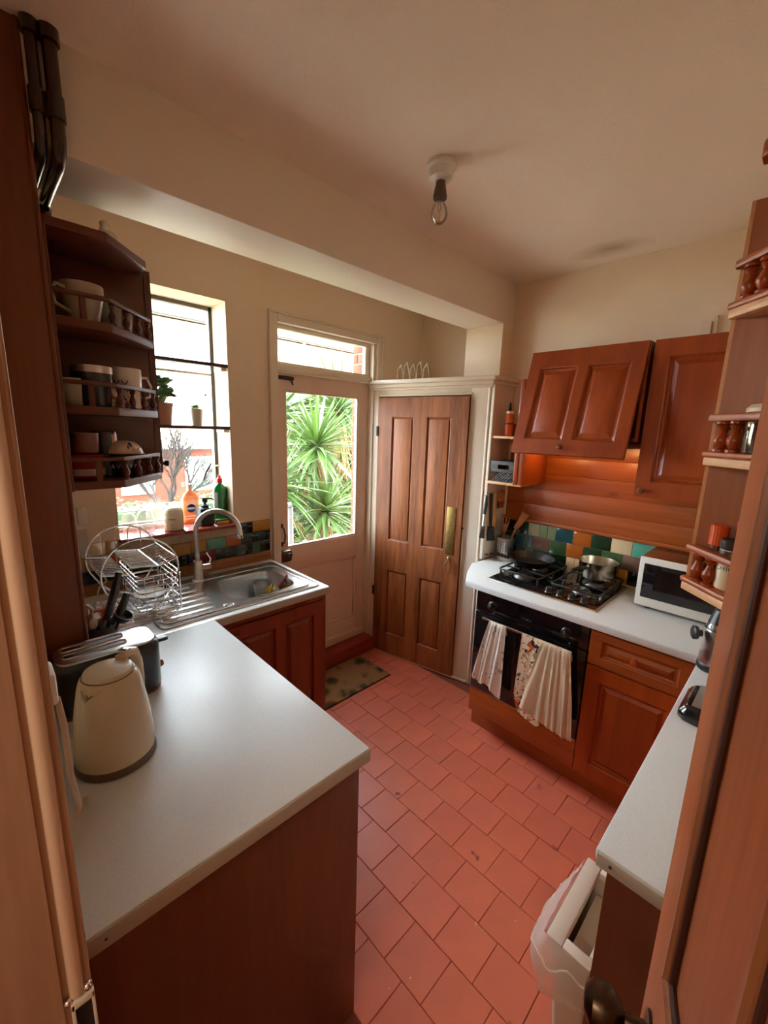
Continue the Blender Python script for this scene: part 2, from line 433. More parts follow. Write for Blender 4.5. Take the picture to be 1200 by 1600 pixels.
# ------------------------------------------------------------------ the room
def structure():
    # floor slab and quarry tiles
    fl = struct('floor', G().box(-1.7, -1.3, -.12, 2.75, 2.56, -.005), GROUT)
    s, gap = .1575, .0018
    t0 = None
    def tile_mesh():
        a = (s - gap) / 2
        rings = [[(-a, -a, -.012), (a, -a, -.012), (a, a, -.012), (-a, a, -.012)], [(-a, -a, -.0012), (a, -a, -.0012), (a, a, -.0012), (-a, a, -.0012)],
                 [(-a + .0016, -a + .0016, 0), (a - .0016, -a + .0016, 0), (a - .0016, a - .0016, 0), (-a + .0016, a - .0016, 0)]]
        return G().loft(rings)
    proto = obj('tile', tile_mesh(), QUARRY, fl, sharp=20)
    first = True
    rnd = random.Random(3)
    for k in range(-3, 8):
        x = .945 + s * (k + .5)
        off = .492 if k % 2 == 0 else .415
        for j in range(-6, 13):
            y = off + s * (j + .5)
            if y < -.10 or y > 2.26 or x < .58 or x > 2.16: continue
            if x < .64 and y > .8: continue
            if x > 2.0 and y < 1.12: continue
            if y > 1.72 and x < 1.2: continue
            if x > .9 and y < .1: continue
            loc = (x, y, rnd.uniform(-.0012, .0004)); rot = (rnd.uniform(-.004, .004), rnd.uniform(-.004, .004), rnd.uniform(-.006, .006))
            if first: proto.location = loc; proto.rotation_euler = rot; first = False
            else: place(proto, fl, loc, rot)
    # ceiling, beam, pier
    struct('ceiling', G().box(-1.7, -1.3, ZC, 2.75, 2.56, ZC + .15), CEIL)
    struct('trim_1', G().box(.034, 1.45, 2.382, XH, 1.712, ZC + .01), BEAMW, bevel=.004, label='deep painted ceiling beam across the room')
    struct('wall_pier', G().box(2.402, 1.447, 2.062, XH + .02, 1.714, 2.383), WALLTEX, bevel=.003)
    # coved joint and wall on the hob side
    wr = struct('wall_right', G().box(XH, -.4, 0, 2.78, 1.70, ZC), WALLTEX)
    struct('wall_alcove', G().box(2.62, 1.70, 0, 2.78, 2.52, ZC), WALL)
    # window wall, made of blocks round the two openings
    g = G()
    y0, y1 = YB, 2.53
    g.box(-.1, y0, 0, .455, y1, ZC).box(.455, y0, 0, 1.043, y1, 1.135).box(.455, y0, 2.365, 1.043, y1, ZC)
    g.box(1.043, y0, 0, 1.30, y1, ZC).box(1.30, y0, 2.345, 2.14, y1, ZC).box(2.14, y0, 0, 2.78, 2.40, ZC).box(2.24, 2.40, 0, 2.78, y1, ZC)
    wb = struct('wall_back', g, WALL)
    # lighter plaster round the window reveal
    g = G()
    g.box(1.035, y0 + .001, 1.16, 1.044, 2.47, 2.366).box(.454, y0 + .001, 1.16, .463, 2.47, 2.366).box(.455, y0 + .001, 2.357, 1.043, 2.47, 2.366)
    obj('reveal', g, REVEAL, wb)
    # remaining walls
    g = G().box(-.1, .60, 0, XL, 2.40, ZC).box(-.1, -.17, 2.05, XL, .60, ZC)
    struct('wall_left', g, WALL)
    struct('wall_front', G().box(-.1, -.40, 0, 2.7, YR, ZC), WALLTEX)
    g = G().box(-1.75, -1.35, 0, -1.6, 1.7, ZC).box(-1.6, -1.35, 0, -.1, -1.2, ZC).box(-1.6, 1.55, 0, -.1, 1.7, ZC).box(-.12, -1.2, 0, -.1, -.4, ZC)
    struct('wall_hall', g, WALL)
    # tiled band over the hob
    cols = {n: plain('glazed_tile_' + n, c, .12, vary=.06, vscale=30, coat=.3, bump=.05, bscale=30, rnd=.1) for n, c in dict(
        dark_green=C(26, 52, 30), green=C(52, 84, 46), sage=C(130, 150, 110), teal=C(38, 84, 92), aqua=C(88, 158, 134), orange=C(176, 92, 30),
        amber=C(186, 132, 36), cream=C(222, 198, 156), black=C(18, 24, 22), mauve=C(120, 92, 78), blue=C(44, 74, 84), red=C(110, 26, 28),
        bottle=C(20, 40, 26), pale=C(176, 182, 150), slate=C(84, 116, 116), brown=C(128, 78, 38)).items()}
    def hob_row(z0, z1, items):
        for (ya, yb, c) in items:
            obj('tile', G().box(XH - .012, yb + .001, z0 + .001, XH + .004, ya - .001, z1 - .001), cols[c], wr, bevel=.002)
    grout_m = plain('pale_grout', C(140, 128, 108), .9)
    obj('grout', G().box(XH - .007, -.16, .915, XH + .002, 1.40, 1.166), grout_m, wr)
    hob_row(1.082, 1.164, [(1.395, 1.31, 'bottle'), (1.31, 1.215, 'dark_green'), (1.215, 1.14, 'pale'), (1.14, 1.088, 'sage'), (1.088, 1.035, 'sage'), (1.035, .93, 'teal'), (.93, .825, 'orange'),
                           (.825, .718, 'dark_green'), (.718, .61, 'cream'), (.61, .50, 'aqua'), (.50, .395, 'brown'), (.395, .29, 'green'), (.29, .18, 'orange'), (.18, .07, 'dark_green'), (.07, -.04, 'cream'), (-.04, -.15, 'teal')])
    hob_row(.998, 1.081, [(1.395, 1.30, 'bottle'), (1.30, 1.225, 'blue'), (1.225, 1.178, 'slate'), (1.178, 1.065, 'mauve'), (1.065, .962, 'green'), (.962, .862, 'orange'), (.862, .76, 'dark_green'), (.76, .652, 'green'),
                          (.652, .545, 'mauve'), (.545, .44, 'amber'), (.44, .33, 'dark_green'), (.33, .22, 'aqua'), (.22, .11, 'cream'), (.11, 0, 'orange'), (0, -.15, 'green')])
    hob_row(.917, .997, [(1.395, 1.29, 'black'), (1.29, 1.225, 'blue'), (1.225, 1.17, 'slate'), (1.17, 1.055, 'blue'), (1.055, .955, 'bottle'), (.955, .905, 'cream'), (.905, .85, 'cream'), (.85, .74, 'dark_green'),
                         (.74, .665, 'amber'), (.665, .615, 'amber'), (.615, .51, 'black'), (.51, .40, 'green'), (.40, .29, 'teal'), (.29, .18, 'amber'), (.18, -.15, 'dark_green')])
    # pine boards above the tiles
    zb = 1.166
    obj('tile_trim', G().box(XH - .022, -.16, zb, XH + .002, 1.40, zb + .022), PINEX, wr, bevel=.004)
    z = zb + .022; k = 0
    while z < 1.72:
        hgt = (.098, .102, .095, .104, .1, .099)[k % 6]
        obj('plank', G().box(XH - .014, -.16, z + .0003, XH + .004, 1.385, z + hgt - .0003), PINEX, wr, bevel=.0015)
        z += hgt; k += 1
    # tiles behind the sink
    ZA = [.968, 1.033, 1.098, 1.162]
    def sink_row(z0, z1, items):
        for (xa, xb, c) in items:
            obj('tile', G().box(xa + .001, YB - .012, z0 + .001, xb - .001, YB + .004, z1 - .001), cols[c], wb, bevel=.002)
    obj('grout', G().box(.19, YB - .007, .966, 1.262, YB + .002, 1.10).box(1.05, YB - .007, 1.09, 1.262, YB + .002, 1.163), grout_m, wb)
    sink_row(ZA[2], ZA[3], [(1.052, 1.145, 'black'), (1.145, 1.258, 'amber')])
    sink_row(ZA[1], ZA[2] - .001, [(.20, .31, 'amber'), (.31, .42, 'amber'), (.42, .52, 'orange'), (.52, .62, 'amber'), (.62, .70, 'amber'), (.70, .785, 'amber'), (.785, .868, 'amber'), (.868, .978, 'aqua'), (.978, 1.068, 'orange'), (1.068, 1.185, 'dark_green'), (1.185, 1.258, 'bottle')])
    sink_row(ZA[0], ZA[1] - .001, [(.20, .30, 'black'), (.30, .41, 'bottle'), (.41, .50, 'dark_green'), (.50, .60, 'black'), (.60, .69, 'dark_green'), (.69, .755, 'bottle'), (.755, .82, 'black'), (.82, .915, 'red'), (.915, .972, 'bottle'), (.972, 1.028, 'black'),
                                   (1.028, 1.14, 'dark_green'), (1.14, 1.19, 'green'), (1.19, 1.258, 'bottle')])
    sink_row(1.10, 1.163, [(.20, .30, 'amber'), (.30, .40, 'cream'), (.40, .453, 'amber')])
    obj('tile_trim', G().box(.19, YB - .02, .912, 1.262, YB + .002, .966), wood('brown_tile_trim', C(134, 86, 50), C(156, 104, 62), 'x', .4), wb, bevel=.004)
    # wood casing of the short wall stub by the toaster
    cas = struct('wall_stub', G().box(.034, 1.455, .91, .180, 1.71, 2.40), PANELW)
    obj('casing_board', G().box(.034, 1.447, .912, .183, 1.457, 2.63), PANELW, cas, bevel=.001)
    obj('casing_bead', G().cyl((.183, 1.449, .912), (.183, 1.449, 2.63), .006, n=10), PANELW, cas)
    # painted threshold of the back door
    struct('trim_2', G().box(1.32, 2.215, -.01, 2.118, 2.40, .105), REDSILL, bevel=.006, label='raised red tile threshold under the back door')
    # window sill: red tiles on a rough plaster edge
    sl = struct('trim_3', G().box(.458, 2.262, 1.10, 1.052, 2.47, 1.148), STONE, bevel=.004, label='rough plaster window ledge')
    xs = [.458, .606, .755, .90, 1.052]
    for a, b in zip(xs, xs[1:]):
        obj('tile', G().box(a + .0015, 2.252, 1.147, b - .0015, 2.468, 1.165), REDSILL, sl, bevel=.003)
structure()

# ------------------------------------------------------------------ window and doors
def window():
    w = thing('window_1', 'tall steel framed kitchen window over the sink', None, (.75, 2.478, 1.165)); w['kind'] = 'structure'
    FR = plain('grey_window_paint', C(96, 88, 78), .4)
    x0, x1, z0, z1, y0, y1 = .463, 1.035, 1.165, 2.357, 2.462, 2.494
    g = G().box(x0, y0, z0, x1, y1, z0 + .03).box(x0, y0, z1 - .02, x1, y1, z1).box(x0, y0, z0, x0 + .018, y1, z1).box(x1 - .018, y0, z0, x1, y1, z1)
    obj('window_frame', g, FR, w)
    g = G().box(x0 + .02, y0 + .006, 1.992, x1 - .02, y1 - .006, 2.004)
    obj('transom_bar', g, GLOSSW, w)
    obj('sill_rail', G().box(x0, 2.44, z0, x1, 2.47, z0 + .022), GLOSSW, w, bevel=.003)
    obj('pane', G().box(x0 + .016, 2.478, z0 + .028, x1 - .016, 2.481, 1.994), GLASSP, w)
    obj('pane', G().box(x0 + .016, 2.478, 2.002, x1 - .016, 2.481, z1 - .018), GLASSP, w)
    # casement stay
    st = obj('window_stay', G().tube([(.985, 2.44, 1.50), (.955, 2.435, 1.455), (.93, 2.43, 1.40)], [.004, .006, .004]), IRON, w)
    obj('stay_pin', G().cyl((.965, 2.44, 1.488), (1.03, 2.45, 1.484), .006), CHROME, st)
window()
def back_door():
    d = thing('door_1', 'ivory glazed back door with transom light above', None, (1.72, 2.33, 0)); d['kind'] = 'structure'
    # architrave, lining and transom light
    def arch(x0, x1, z1, wdt, ya, yb):
        return G().box(x0, ya, 0, x0 + wdt, yb, z1).box(x1 - wdt, ya, 0, x1, yb, z1).box(x0 + wdt, ya, z1 - wdt, x1 - wdt, yb, z1)
    obj('architrave', arch(1.282, 2.178, 2.362, .05, 2.262, 2.285), GLOSSW, d, bevel=.004)
    obj('architrave_bead', arch(1.276, 2.186, 2.370, .014, 2.255, 2.28), GLOSSW, d, bevel=.004)
    obj('lining', G().box(1.30, 2.28, 0, 1.334, 2.53, 2.345).box(2.104, 2.28, 0, 2.14, 2.40, 2.345).box(1.334, 2.28, 2.318, 2.104, 2.53, 2.345).box(1.334, 2.30, 2.05, 2.104, 2.40, 2.085), GLOSSW, d, bevel=.002)
    g = G()
    for a, b, c, e in ((1.334, 2.086, 2.104, 2.106), (1.334, 2.292, 2.104, 2.318)): g.box(a, 2.325, b, c, 2.36, e)
    g.box(1.334, 2.325, 2.106, 1.352, 2.36, 2.292).box(2.066, 2.325, 2.106, 2.104, 2.36, 2.292)
    obj('transom_frame', g, GLOSSW, d, bevel=.003)
    obj('pane', G().box(1.345, 2.342, 2.10, 2.075, 2.345, 2.298), GLASSP, d)
    obj('sash_catch', G().box(1.70, 2.302, 2.052, 1.745, 2.325, 2.070), WHITEP, d, bevel=.004)
    # leaf
    x0, x1, z0, z1, y = 1.337, 2.101, .108, 2.046, 2.33
    gx0, gx1, gz0, gz1 = 1.414, 2.016, .935, 1.944
    g = G().box(x0, y, z0, gx0, y + .044, z1).box(gx1, y, z0, x1, y + .044, z1).box(gx0, y, gz1, gx1, y + .044, z1).box(gx0, y, .775, gx1, y + .044, gz0).box(gx0, y, z0, gx1, y + .044, .275)
    leaf = obj('door_leaf', g, DOORW, d, bevel=.002)
    def bead(a, b, c, e, w, ya, yb): return G().box(a, ya, c, a + w, yb, e).box(b - w, ya, c, b, yb, e).box(a + w, ya, c, b - w, yb, c + w).box(a + w, ya, e - w, b - w, yb, e)
    obj('glazing_bead', bead(gx0, gx1, gz0, gz1, .013, y + .004, y + .03), GLOSSW, leaf, bevel=.004)
    obj('pane', G().box(gx0 + .008, y + .02, gz0 + .008, gx1 - .008, y + .023, gz1 - .008), GLASSP, leaf)
    obj('lower_panel', G().box(gx0, y + .014, .272, gx1, y + .03, .778), DOORW, leaf)
    obj('panel_bead', bead(gx0, gx1, .275, .775, .02, y + .002, y + .02), DOORW, leaf, bevel=.005)
    obj('weather_bar', G().box(x0 + .01, y - .022, z0 + .004, x1 - .01, y + .004, z0 + .066), DOORW, d, bevel=.010)
    # ironmongery
    b = obj('bolt_plate', G().box(1.345, y - .006, 2.004, 1.475, y + .002, 2.026), IRON, d, bevel=.002)
    obj('bolt_rod', G().cyl((1.325, y - .012, 2.018), (1.47, y - .012, 2.012), .006).cyl((1.45, y - .012, 2.012), (1.452, y - .03, 1.975), .005), IRON, b)
    h = obj('pull_handle', G().tube([(1.375, y, 1.09), (1.378, y - .028, 1.075), (1.382, y - .036, 1.03), (1.378, y - .028, .985), (1.375, y, .972)], [.006, .006, .007, .006, .006]), BRONZE, d)
    obj('handle_foot', G().ball((1.375, y - .003, 1.092), .011, .006, .016).ball((1.375, y - .003, .970), .011, .006, .016), BRONZE, h)
    k = obj('rim_lock', G().box(1.325, y - .048, .855, 1.425, y, .935), plain('olive_lock_case', C(84, 78, 58), .3, .6), d, bevel=.014)
    obj('lock_knob', G().cyl((1.395, y - .07, .905), (1.395, y - .045, .905), .016), CHROME, k)
    for z in (.36, 1.75): obj('hinge', G().cyl((2.103, y - .004, z), (2.103, y - .004, z + .09), .008), DOORW, d)
back_door()

def larder():
    A, B = Vector((2.109, 2.320, 0)), Vector((2.297, 1.432, 0))
    U = (B - A).normalized(); L = (B - A).length; V = Vector((U.y, -U.x, 0)) ; 
    if V.x > 0: V = -V                                   # outward: towards the room
    M = frame_mat(A, U, V, Vector((0, 0, 1)))
    t = thing('larder', 'white painted corner larder with old brown panelled door', 'larder', (2.2, 1.88, 0))
    du0, du1 = .092, .785
    g = G().box(0, -.03, 0, du0, 0, 2.05).box(du1, -.03, 0, L, 0, 2.05).box(du0, -.03, 1.955, du1, 0, 2.05)
    obj('face_frame', g.xf(M), GLOSSW, t, bevel=.002)
    obj('corner_bead', G().lathe([(.010, 0), (.010, 2.01)], (L - .006, -.004, 0), 10).xf(M), GLOSSW, t)
    obj('door_stop', G().box(du0 - .018, -.002, .0, du0, .010, 1.97).box(du1, -.002, 0, du1 + .006, .006, 1.97).box(du0, -.002, 1.952, du1, .008, 1.97).xf(M), GLOSSW, t, bevel=.003)
    obj('side_board', G().box(2.297, 1.405, .912, XH, 1.425, 2.05), GLOSSW, t, bevel=.002)
    obj('side_board', G().box(2.297, 1.405, 0, XH, 1.425, .86), GLOSSW, t, bevel=.002)
    obj('threshold_strip', G().box(-.0, -.02, 0, L - .02, .012, .016).xf(M), GLOSSW, t, bevel=.003)
    # cornice: stepped moulding along the front and back along the side
    c = G()
    for dz0, dz1, o in ((1.995, 2.012, .012), (2.012, 2.036, .022), (2.036, 2.062, .034)):
        n1 = A - U * .0 + V * o; n2 = B + V * o + Vector((.0, -o, 0)) + U * .0
        q = B + Vector((0, -o, 0))
        c.prism([(A.x, A.y), (n1.x, n1.y), (n2.x, n2.y), (XH, 1.405 - o), (XH, 1.44), (2.33, 1.46)], dz0, dz1)
    obj('cornice', c, GLOSSW, t, bevel=.004)
    obj('top_board', G().prism([(A.x + .02, A.y - .02), (B.x + .02, B.y + .02), (XH, 1.43), (XH, 1.705), (2.60, 1.72), (2.60, 2.26), (2.14, 2.26)], 2.04, 2.058), GLOSSW, t)
    # the old door, slightly proud of the frame
    w, h = du1 - du0 - .008, 1.928
    O = M @ Vector((du0 + .004, -.02, .017))
    MD = frame_mat(O, U, V, Vector((0, 0, 1)))
    st = .115
    pan = [(st, w / 2 - .05, .155, .675), (w / 2 + .05, w - st, .155, .675), (st, w / 2 - .05, .905, 1.80), (w / 2 + .05, w - st, .905, 1.80)]
    g, ps = door_geo(w, h, .04, pan, depth=.014, lip=.016, field=.004)
    dr = obj('door', g.xf(MD), OAK, t, sharp=25, label='old brown four panel larder door with worn lower edge')
    for p in ps: obj('panel', p.xf(MD), OAK, dr, sharp=25)
    fp = obj('finger_plate', G().box(w - .105, .038, .885, w - .04, .044, 1.215).xf(MD), BRASS, dr, bevel=.003, label='tarnished brass finger plate')
    rh = obj('drop_handle', G().tube([MD @ Vector(p) for p in [(w - .072, .05, .86), (w - .086, .056, .83), (w - .092, .054, .79), (w - .072, .054, .762), (w - .052, .054, .79), (w - .058, .056, .83)]], .004, closed=True).ball(MD @ Vector((w - .072, .046, .865)), .011), BRASS, dr)
    for z in (.45, 1.66): obj('hinge', G().box(-.012, .028, z, .004, .048, z + .07).xf(MD), IRON, dr, bevel=.003)
    obj('latch', G().ball(MD @ Vector((w + .006, .03, 1.08)), .008), IRON, dr)
larder()

def entrance():
    # lining of the doorway the picture is taken from, with its latch keep
    j = thing('door_2', 'stripped pine lining of the doorway with a latch keep', None, (-.03, .59, 0)); j['kind'] = 'structure'
    obj('lining', G().box(-.13, .585, 0, .012, .603, 2.05), JAMBW, j)
    obj('rebate_fillet', G().box(-.001, .581, 0, .003, .588, 2.05), JAMBW, j)
    obj('lining_edge', G().box(.012, .580, 0, .034, .603, 2.05), JAMBW, j, bevel=.002)
    obj('bead', G().cyl((.0185, .581, .962), (.0185, .581, 2.05), .0085, n=14), BEADW, j)
    obj('edge_bead', G().cyl((.0315, .583, .9), (.0315, .583, 2.05), .0035, n=10), JAMBW, j)
    kp = obj('latch_keep', G().box(.010, .572, .80, .014, .588, .955).box(.0325, .572, .80, .036, .588, .955).box(.010, .572, .945, .036, .588, .957), WHITEP, j, bevel=.001)
    obj('keep_slot', G().box(.014, .578, .80, .0325, .586, .945), BLACKM, kp)
    obj('keep_screw', G().ball((.008, .578, .958), .005).ball((.030, .577, .964), .006), CHROME, j)
    obj('paint_fillet', G().tube([(.036, .66, .912), (.0365, .72, .913), (.036, .86, .912), (.0365, 1.0, .912)], [.004, .006, .005, .003]), WHITEP, j)
    # open door leaf beside the camera
    E = Vector((.62, .048, 0)); D = Vector((-.957, -.290, 0)).normalized()        # from free edge towards hinge
    V = Vector((-.290, .957, 0)).normalized()
    M = frame_mat(E - V * .036, D, V, Vector((0, 0, 1)))
    t = thing('door_3', 'open stripped pine panelled door with a dark knob', None, (.62, .05, 0)); t['kind'] = 'structure'
    w, h, s, mu = .70, 1.99, .088, .1
    pan = [(s, .29, 1.06, 1.88), (.41, w - s, 1.06, 1.88), (s, .29, .22, .87), (.41, w - s, .22, .87)]
    g, ps = door_geo(w, h, .036, pan, depth=.008, lip=.010, field=.006)
    Z = Matrix.Translation((0, 0, .008))
    lf = obj('leaf', g.xf(M @ Z), LEAFW, t, sharp=25)
    for p in ps: obj('panel', p.xf(M @ Z), LEAFW, lf, sharp=25)
    def mould(a, b, c, e, m1, m2):
        g = G()
        for k, r in ((.001, .0036), (.026, .0036)):
            P = [(a - .004 + k, .0375, c + k), (b + .004 - k, .0375, c + k), (b + .004 - k, .0375, e - k), (a - .004 + k, .0375, e - k)]
            for i in range(4):
                p0, p1 = Vector(P[i]), Vector(P[(i + 1) % 4]); g.cyl(p0, p1, r, n=8)
        obj('dark_groove', g.xf(M @ Z), m1, lf)
        g = G(); k = .0135
        P = [(a - .004 + k, .036, c + k), (b + .004 - k, .036, c + k), (b + .004 - k, .036, e - k), (a - .004 + k, .036, e - k)]
        for i in range(4): g.cyl(Vector(P[i]), Vector(P[(i + 1) % 4]), .0092, n=10)
        obj('moulding', g.xf(M @ Z), m2, lf)
    LM = wood('brown_moulding', C(136, 84, 54), C(158, 102, 66), 'z', .3)
    for q in pan[:2]: mould(*q, LEAFD, LM)
    LM2 = wood('pale_moulding', C(160, 106, 66), C(186, 130, 86), 'z', .45)
    for q in pan[2:]: mould(*q, LM, LM2)
    kc = M @ Vector((.062, .036, .935))
    kb = obj('door_knob', G().lathe([(.026, 0), (.026, .004), (.012, .008), (.010, .03), (.017, .036), (.0265, .046), (.029, .058), (.0265, .07), (.015, .079), (.003, .081)], kc, 20, axis=V), BRONZE, lf)
entrance()

# ------------------------------------------------------------------ fitted cabinets
UX, UY, UZ = Vector((1, 0, 0)), Vector((0, 1, 0)), Vector((0, 0, 1))
def base_cabinets():
    # long run with the end panel
    t = thing('peninsula_cabinet', 'base cabinet with dark brown end panel under the kettle', 'cabinet', (.33, .71, 0))
    obj('end_panel', G().box(.04, .703, 0, .632, .721, .87), DARKWOOD, t)
    obj('carcass', G().box(.04, .722, .1, .60, 1.62, .868), DARKWOOD, t)
    obj('plinth', G().box(.04, .74, 0, .57, 1.62, .098), DARKWOOD, t)
    for a, b in ((.725, 1.17), (1.175, 1.62)):
        M = frame_mat(Vector((.604, b, .11)), -UY, UX, UZ)
        panelled(t, M, b - a, .75, .02, [(.07, b - a - .07, .07, .68)], REDWOOD)
    # sink unit
    t = thing('sink_cabinet', 'red stained cabinet under the sink with panelled doors', 'cabinet', (.95, 1.69, 0))
    obj('carcass', G().box(.66, 1.692, .1, 1.222, 2.24, .75), REDWOOD, t)
    obj('top_rail', G().box(.66, 1.674, .845, 1.222, 1.691, .869), REDWOOD, t)
    obj('end_panel', G().box(1.224, 1.674, 0, 1.242, 2.25, .869), REDWOOD, t)
    obj('stile', G().box(.66, 1.672, .1, .716, 1.691, .845), REDWOOD, t, bevel=.002)
    obj('plinth', G().box(.66, 1.73, 0, 1.222, 1.748, .098), REDWOOD, t)
    M = frame_mat(Vector((1.222, 1.691, .11)), -UX, -UY, UZ)
    d = panelled(t, M, .504, .73, .02, [(.055, .225, .07, .665), (.275, .45, .07, .665)], REDWOOD)
    obj('knob', knob_geo((.752, 1.671, .80), -UY), REDWOOD, d)
    # oven housing and drawer unit on the hob side
    t = thing('hob_base_cabinet', 'pine base unit with one drawer and one door beside the oven', 'cabinet', (1.94, .38, 0))
    obj('carcass', G().box(1.942, -.16, .1, 2.50, .572, .868), PINE, t)
    M = frame_mat(Vector((1.94, .579, .128)), -UY, -UX, UZ)
    d = panelled(t, M, .392, .564, .02, [(.062, .33, .07, .495)], PINE)
    M = frame_mat(Vector((1.94, .579, .700)), -UY, -UX, UZ)
    dr = panelled(t, M, .392, .158, .02, [(.05, .345, .038, .122)], PINEX, name='drawer', field=.02)
    obj('knob', knob_geo((1.921, .392, .785), -UX, .017, .03), PINE, dr)
    # right hand blank and plinths
    obj('corner_post', G().box(1.922, .165, .1, 1.942, .184, .868), PINE, t)
    obj('plinth', G().box(1.985, .17, 0, 2.0, 1.20, .128), PINEX, t, bevel=.001)
    t2 = thing('oven_housing', 'pine board and carcass under the built in black oven', 'cabinet', (1.94, .88, .13))
    obj('lower_board', G().box(1.920, .583, .13, 1.94, 1.186, .276), PINEX, t2, bevel=.002)
    obj('carcass', G().box(1.942, .576, .13, 2.5, 1.186, .276), PINEX, t2)
    # narrow unit by the doorway
    t = thing('narrow_base_cabinet', 'dark end panel and doors under the narrow white counter', 'cabinet', (.82, 0, 0))
    obj('end_panel', G().box(.822, -.165, 0, .840, .158, .868), DARKWOOD, t)
    obj('carcass', G().box(.842, -.165, .1, 1.915, .138, .868), PINE, t)
    obj('plinth', G().box(.842, -.165, 0, 1.915, .10, .098), PINE, t)
    for a, b in ((.842, 1.376), (1.38, 1.912)):
        M = frame_mat(Vector((a, .14, .11)), UX, UY, UZ)
        d = panelled(t, M, b - a, .75, .018, [(.07, b - a - .07, .07, .68)], PINE)
base_cabinets()
def worktops():
    t = thing('long_worktop', 'speckled white worktop carrying the kettle and toaster', 'worktop', (.34, 1.1, .872))
    obj('top', G().prism([(.037, .684), (.652, .684), (.654, 1.662), (.187, 1.662), (.187, 1.445), (.037, 1.445)], .872, WT), LAMINATE, t, bevel=.004)
    obj('end_strip', G().box(.038, .681, .873, .651, .685, .907), LAMEDGE, t, bevel=.001)
    obj('end_screw', G().ball((.066, .6815, .891), .0025), BRONZE, t)
    obj('joint_strip', G().box(.19, 1.660, WT - .002, .655, 1.668, WT + .0015), STEEL, t)
    t = thing('sink_worktop', 'white worktop edging round the steel sink', 'worktop', (.72, 1.95, .872))
    g = G()
    hx0, hx1, hy0, hy1 = .79, 1.165, 1.77, 2.105
    g.box(.188, 1.664, .872, hx0, 2.262, WT).box(hx1, 1.664, .872, 1.252, 2.262, WT).box(hx0, 1.664, .872, hx1, hy0, WT).box(hx0, hy1, .872, hx1, 2.262, WT)
    obj('top', g, LAMINATE, t)
    obj('front_edge', G().box(.66, 1.655, .8725, 1.254, 1.666, WT - .0005), LAMEDGE, t, bevel=.004)
    obj('end_edge', G().box(1.25, 1.664, .8725, 1.258, 2.262, WT - .0005), LAMINATE, t, bevel=.003)
    # hob side
    t = thing('hob_worktop', 'white worktop carrying the gas hob and microwave', 'worktop', (2.2, .6, .872))
    poly = [(1.897, .186), (1.897, 1.252), (2.034, 1.336), (2.19, 1.412), (2.296, 1.404), (2.516, 1.402), (2.516, -.168), (1.897, -.168)]
    obj('top', G().prism(poly, .872, WT), LAMINATE, t, bevel=.010)
    obj('front_edge', G().box(1.8935, .19, .876, 1.898, 1.25, .906), LAMINATE, t, bevel=.002)
    t = thing('narrow_worktop', 'narrow white worktop behind the open pine door', 'worktop', (1.3, 0, .872))
    obj('top', G().box(.806, -.168, .872, 1.894, .182, WT), LAMINATE, t, bevel=.012)
    obj('end_strip', G().box(.8015, -.166, .876, .807, .176, .906), LAMEDGE, t, bevel=.002)
    obj('end_screw', G().ball((.8015, .150, .893), .0035), IRON, t)
worktops()
